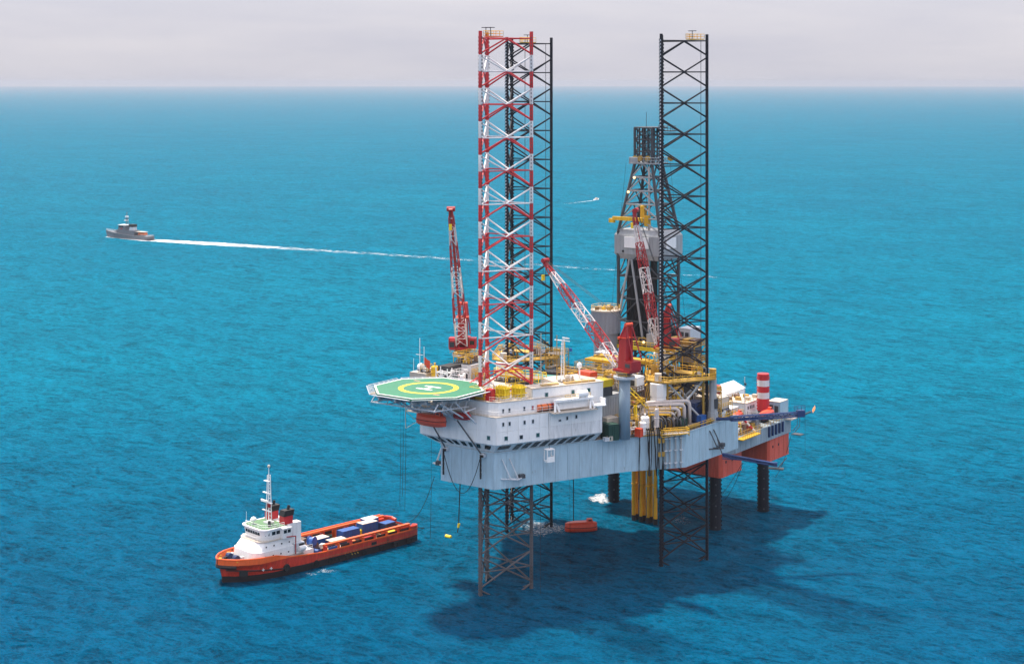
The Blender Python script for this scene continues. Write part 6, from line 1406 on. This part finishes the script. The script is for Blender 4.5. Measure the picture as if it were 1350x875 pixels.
# ================================================================ foam on the sea
def foam(name, label, pts, cov, mat='foam', z=.05):
    """a strip of foam: pts is a list of (left, right) edge points, cov the thickness of foam along it"""
    global _off
    _off = Vector((0, 0, 0)); K = 9; m = MB(); cv = []
    for (l_, r_), c in zip(pts, cov):
        l_, r_ = Vector(l_), Vector(r_)
        for j in range(K):
            f = j / (K - 1); p = l_.lerp(r_, f); m.v.append((p.x, p.y, z)); cv.append(c * (1 - abs(2 * f - 1) ** 2.2) - .15 * abs(2 * f - 1) ** 2)
    for i in range(len(pts) - 1):
        for j in range(K - 1): a_ = i * K + j; m.f.append((a_, a_ + 1, a_ + K + 1, a_ + K))
    o = m.build(name, mat); at = o.data.attributes.new('cover', 'FLOAT', 'POINT'); at.data.foreach_set('value', cv)
    return tag(o, label, 'foam', kind='stuff')
# long wake of the patrol boat
wk_pts, wk_cov = [], []
ww0, ww1 = pb_b + pd * 2, Vector((120, 893))
for i in range(41):
    f = i / 40; p = ww0.lerp(ww1, f ** 1.15); p += Vector((0, 6 * math.sin(f * 3.0))); d = (ww1 - ww0).normalized(); nn = Vector((-d.y, d.x)); w = 9 + 9 * min(1, f * 6) - 7 * f
    wk_pts.append((p - nn * w, p + nn * w)); wk_cov.append(1.0 - .36 * min(1, f * 2.8) - .16 * f)
foam('wake_foam', 'long white wake trailing behind the grey patrol boat', wk_pts, wk_cov)
bw = []
for i in range(13):
    f = i / 12; c = pb_a.lerp(pb_b, f) - pd * 2 + Vector((0, 0)); nn = Vector((-pd.y, pd.x)); w = 5 + 7 * f
    bw.append((c - nn * w, c + nn * w))
foam('bow_wave_foam', 'white bow wave around the grey patrol boat', bw, [.95 for i in range(13)])
la, lb_ = Vector((78, 1481)), Vector((46, 1432)); bw = []
for i in range(11):
    f = i / 10; c = la.lerp(lb_, f); nn = Vector((.84, -.55)); w = 1.4 + 3 * f; bw.append((c - nn * w, c + nn * w))
foam('launch_wake_foam', 'short white wake behind the far launch', bw, [.8 - .32 * i / 10 for i in range(11)])
def blot(label, cx, cy, rx, ry, cov, mat='foam_fine'):
    global _off
    _off = Vector((0, 0, 0)); m = MB(); cv = []; m.v.append((cx, cy, .04)); cv.append(cov)
    for k, rr in enumerate((.4, .7, 1.0)):
        for i in range(28):
            an = 2 * math.pi * i / 28; wv = 1 + .18 * math.sin(an * 3 + cx) + .1 * math.sin(an * 7)
            m.v.append((cx + rx * rr * wv * math.cos(an), cy + ry * rr * wv * math.sin(an), .04)); cv.append(cov * (1, .8, 0)[k] - (0, 0, .15)[k])
    for i in range(28): m.f.append((0, 1 + i, 1 + (i + 1) % 28))
    for k in range(2):
        for i in range(28): a_, b_ = 1 + k * 28, 29 + k * 28; m.f.append((a_ + i, b_ + i, b_ + (i + 1) % 28, a_ + (i + 1) % 28))
    o = m.build('sea_foam', mat); at = o.data.attributes.new('cover', 'FLOAT', 'POINT'); at.data.foreach_set('value', cv); tag(o, label, 'foam', kind='stuff')
g = lambda px_, py_: ((px_ - 675) * 110 / (py_ - 108.0), 231000 / (py_ - 108.0))
blot('bright white foam beside the dark leg left of the yellow pipes', *g(791, 657), 3.6, 7.0, .7)
blot('pale foam around the foot of the rear black leg', *g(716, 696), 9, 9, .60)
blot('faint foam among the legs beside the yellow pipes', *g(898, 685), 4, 7, .5)
blot('thin foam under the port quarter of the supply vessel', *g(430, 752), 3.5, 2.5, .52)
blot('foam spots off the bow of the supply vessel', *g(412, 756), 2.4, 2.0, .5)

# broken water round the leg feet, one lacy patch of stuff
m = MB(); cv = []; _off = Vector((0, 0, 0)); rg = random.Random(5)
feet = [W(a0 + c[0], b0 + c[1]) for a0, b0 in ((0, 0), (20.8, 40.6), (-23.7, 42.0)) for c in CH] + [W(16.1, 67.6), W(18, 89.5)]
for p in feet:
    o_ = len(m.v); m.v.append((p.x, p.y, .03)); cv.append(.5)
    for k, rr in enumerate((.8, 2.3)):
        for i in range(16):
            an = 2 * math.pi * i / 16; m.v.append((p.x + rr * (1.5 + rg.uniform(-.3, .3)) * math.cos(an) + k * .5, p.y + rr * (1 + rg.uniform(-.3, .3)) * math.sin(an) - k * .4, .03)); cv.append((.44, -.1)[k])
    for i in range(16): m.f += [(o_, o_ + 1 + i, o_ + 1 + (i + 1) % 16), (o_ + 1 + i, o_ + 17 + i, o_ + 17 + (i + 1) % 16, o_ + 1 + (i + 1) % 16)]
o = m.build('sea_foam', 'foam_fine'); at = o.data.attributes.new('cover', 'FLOAT', 'POINT'); at.data.foreach_set('value', cv); tag(o, 'thin broken foam round the feet of the legs', 'foam', kind='stuff')
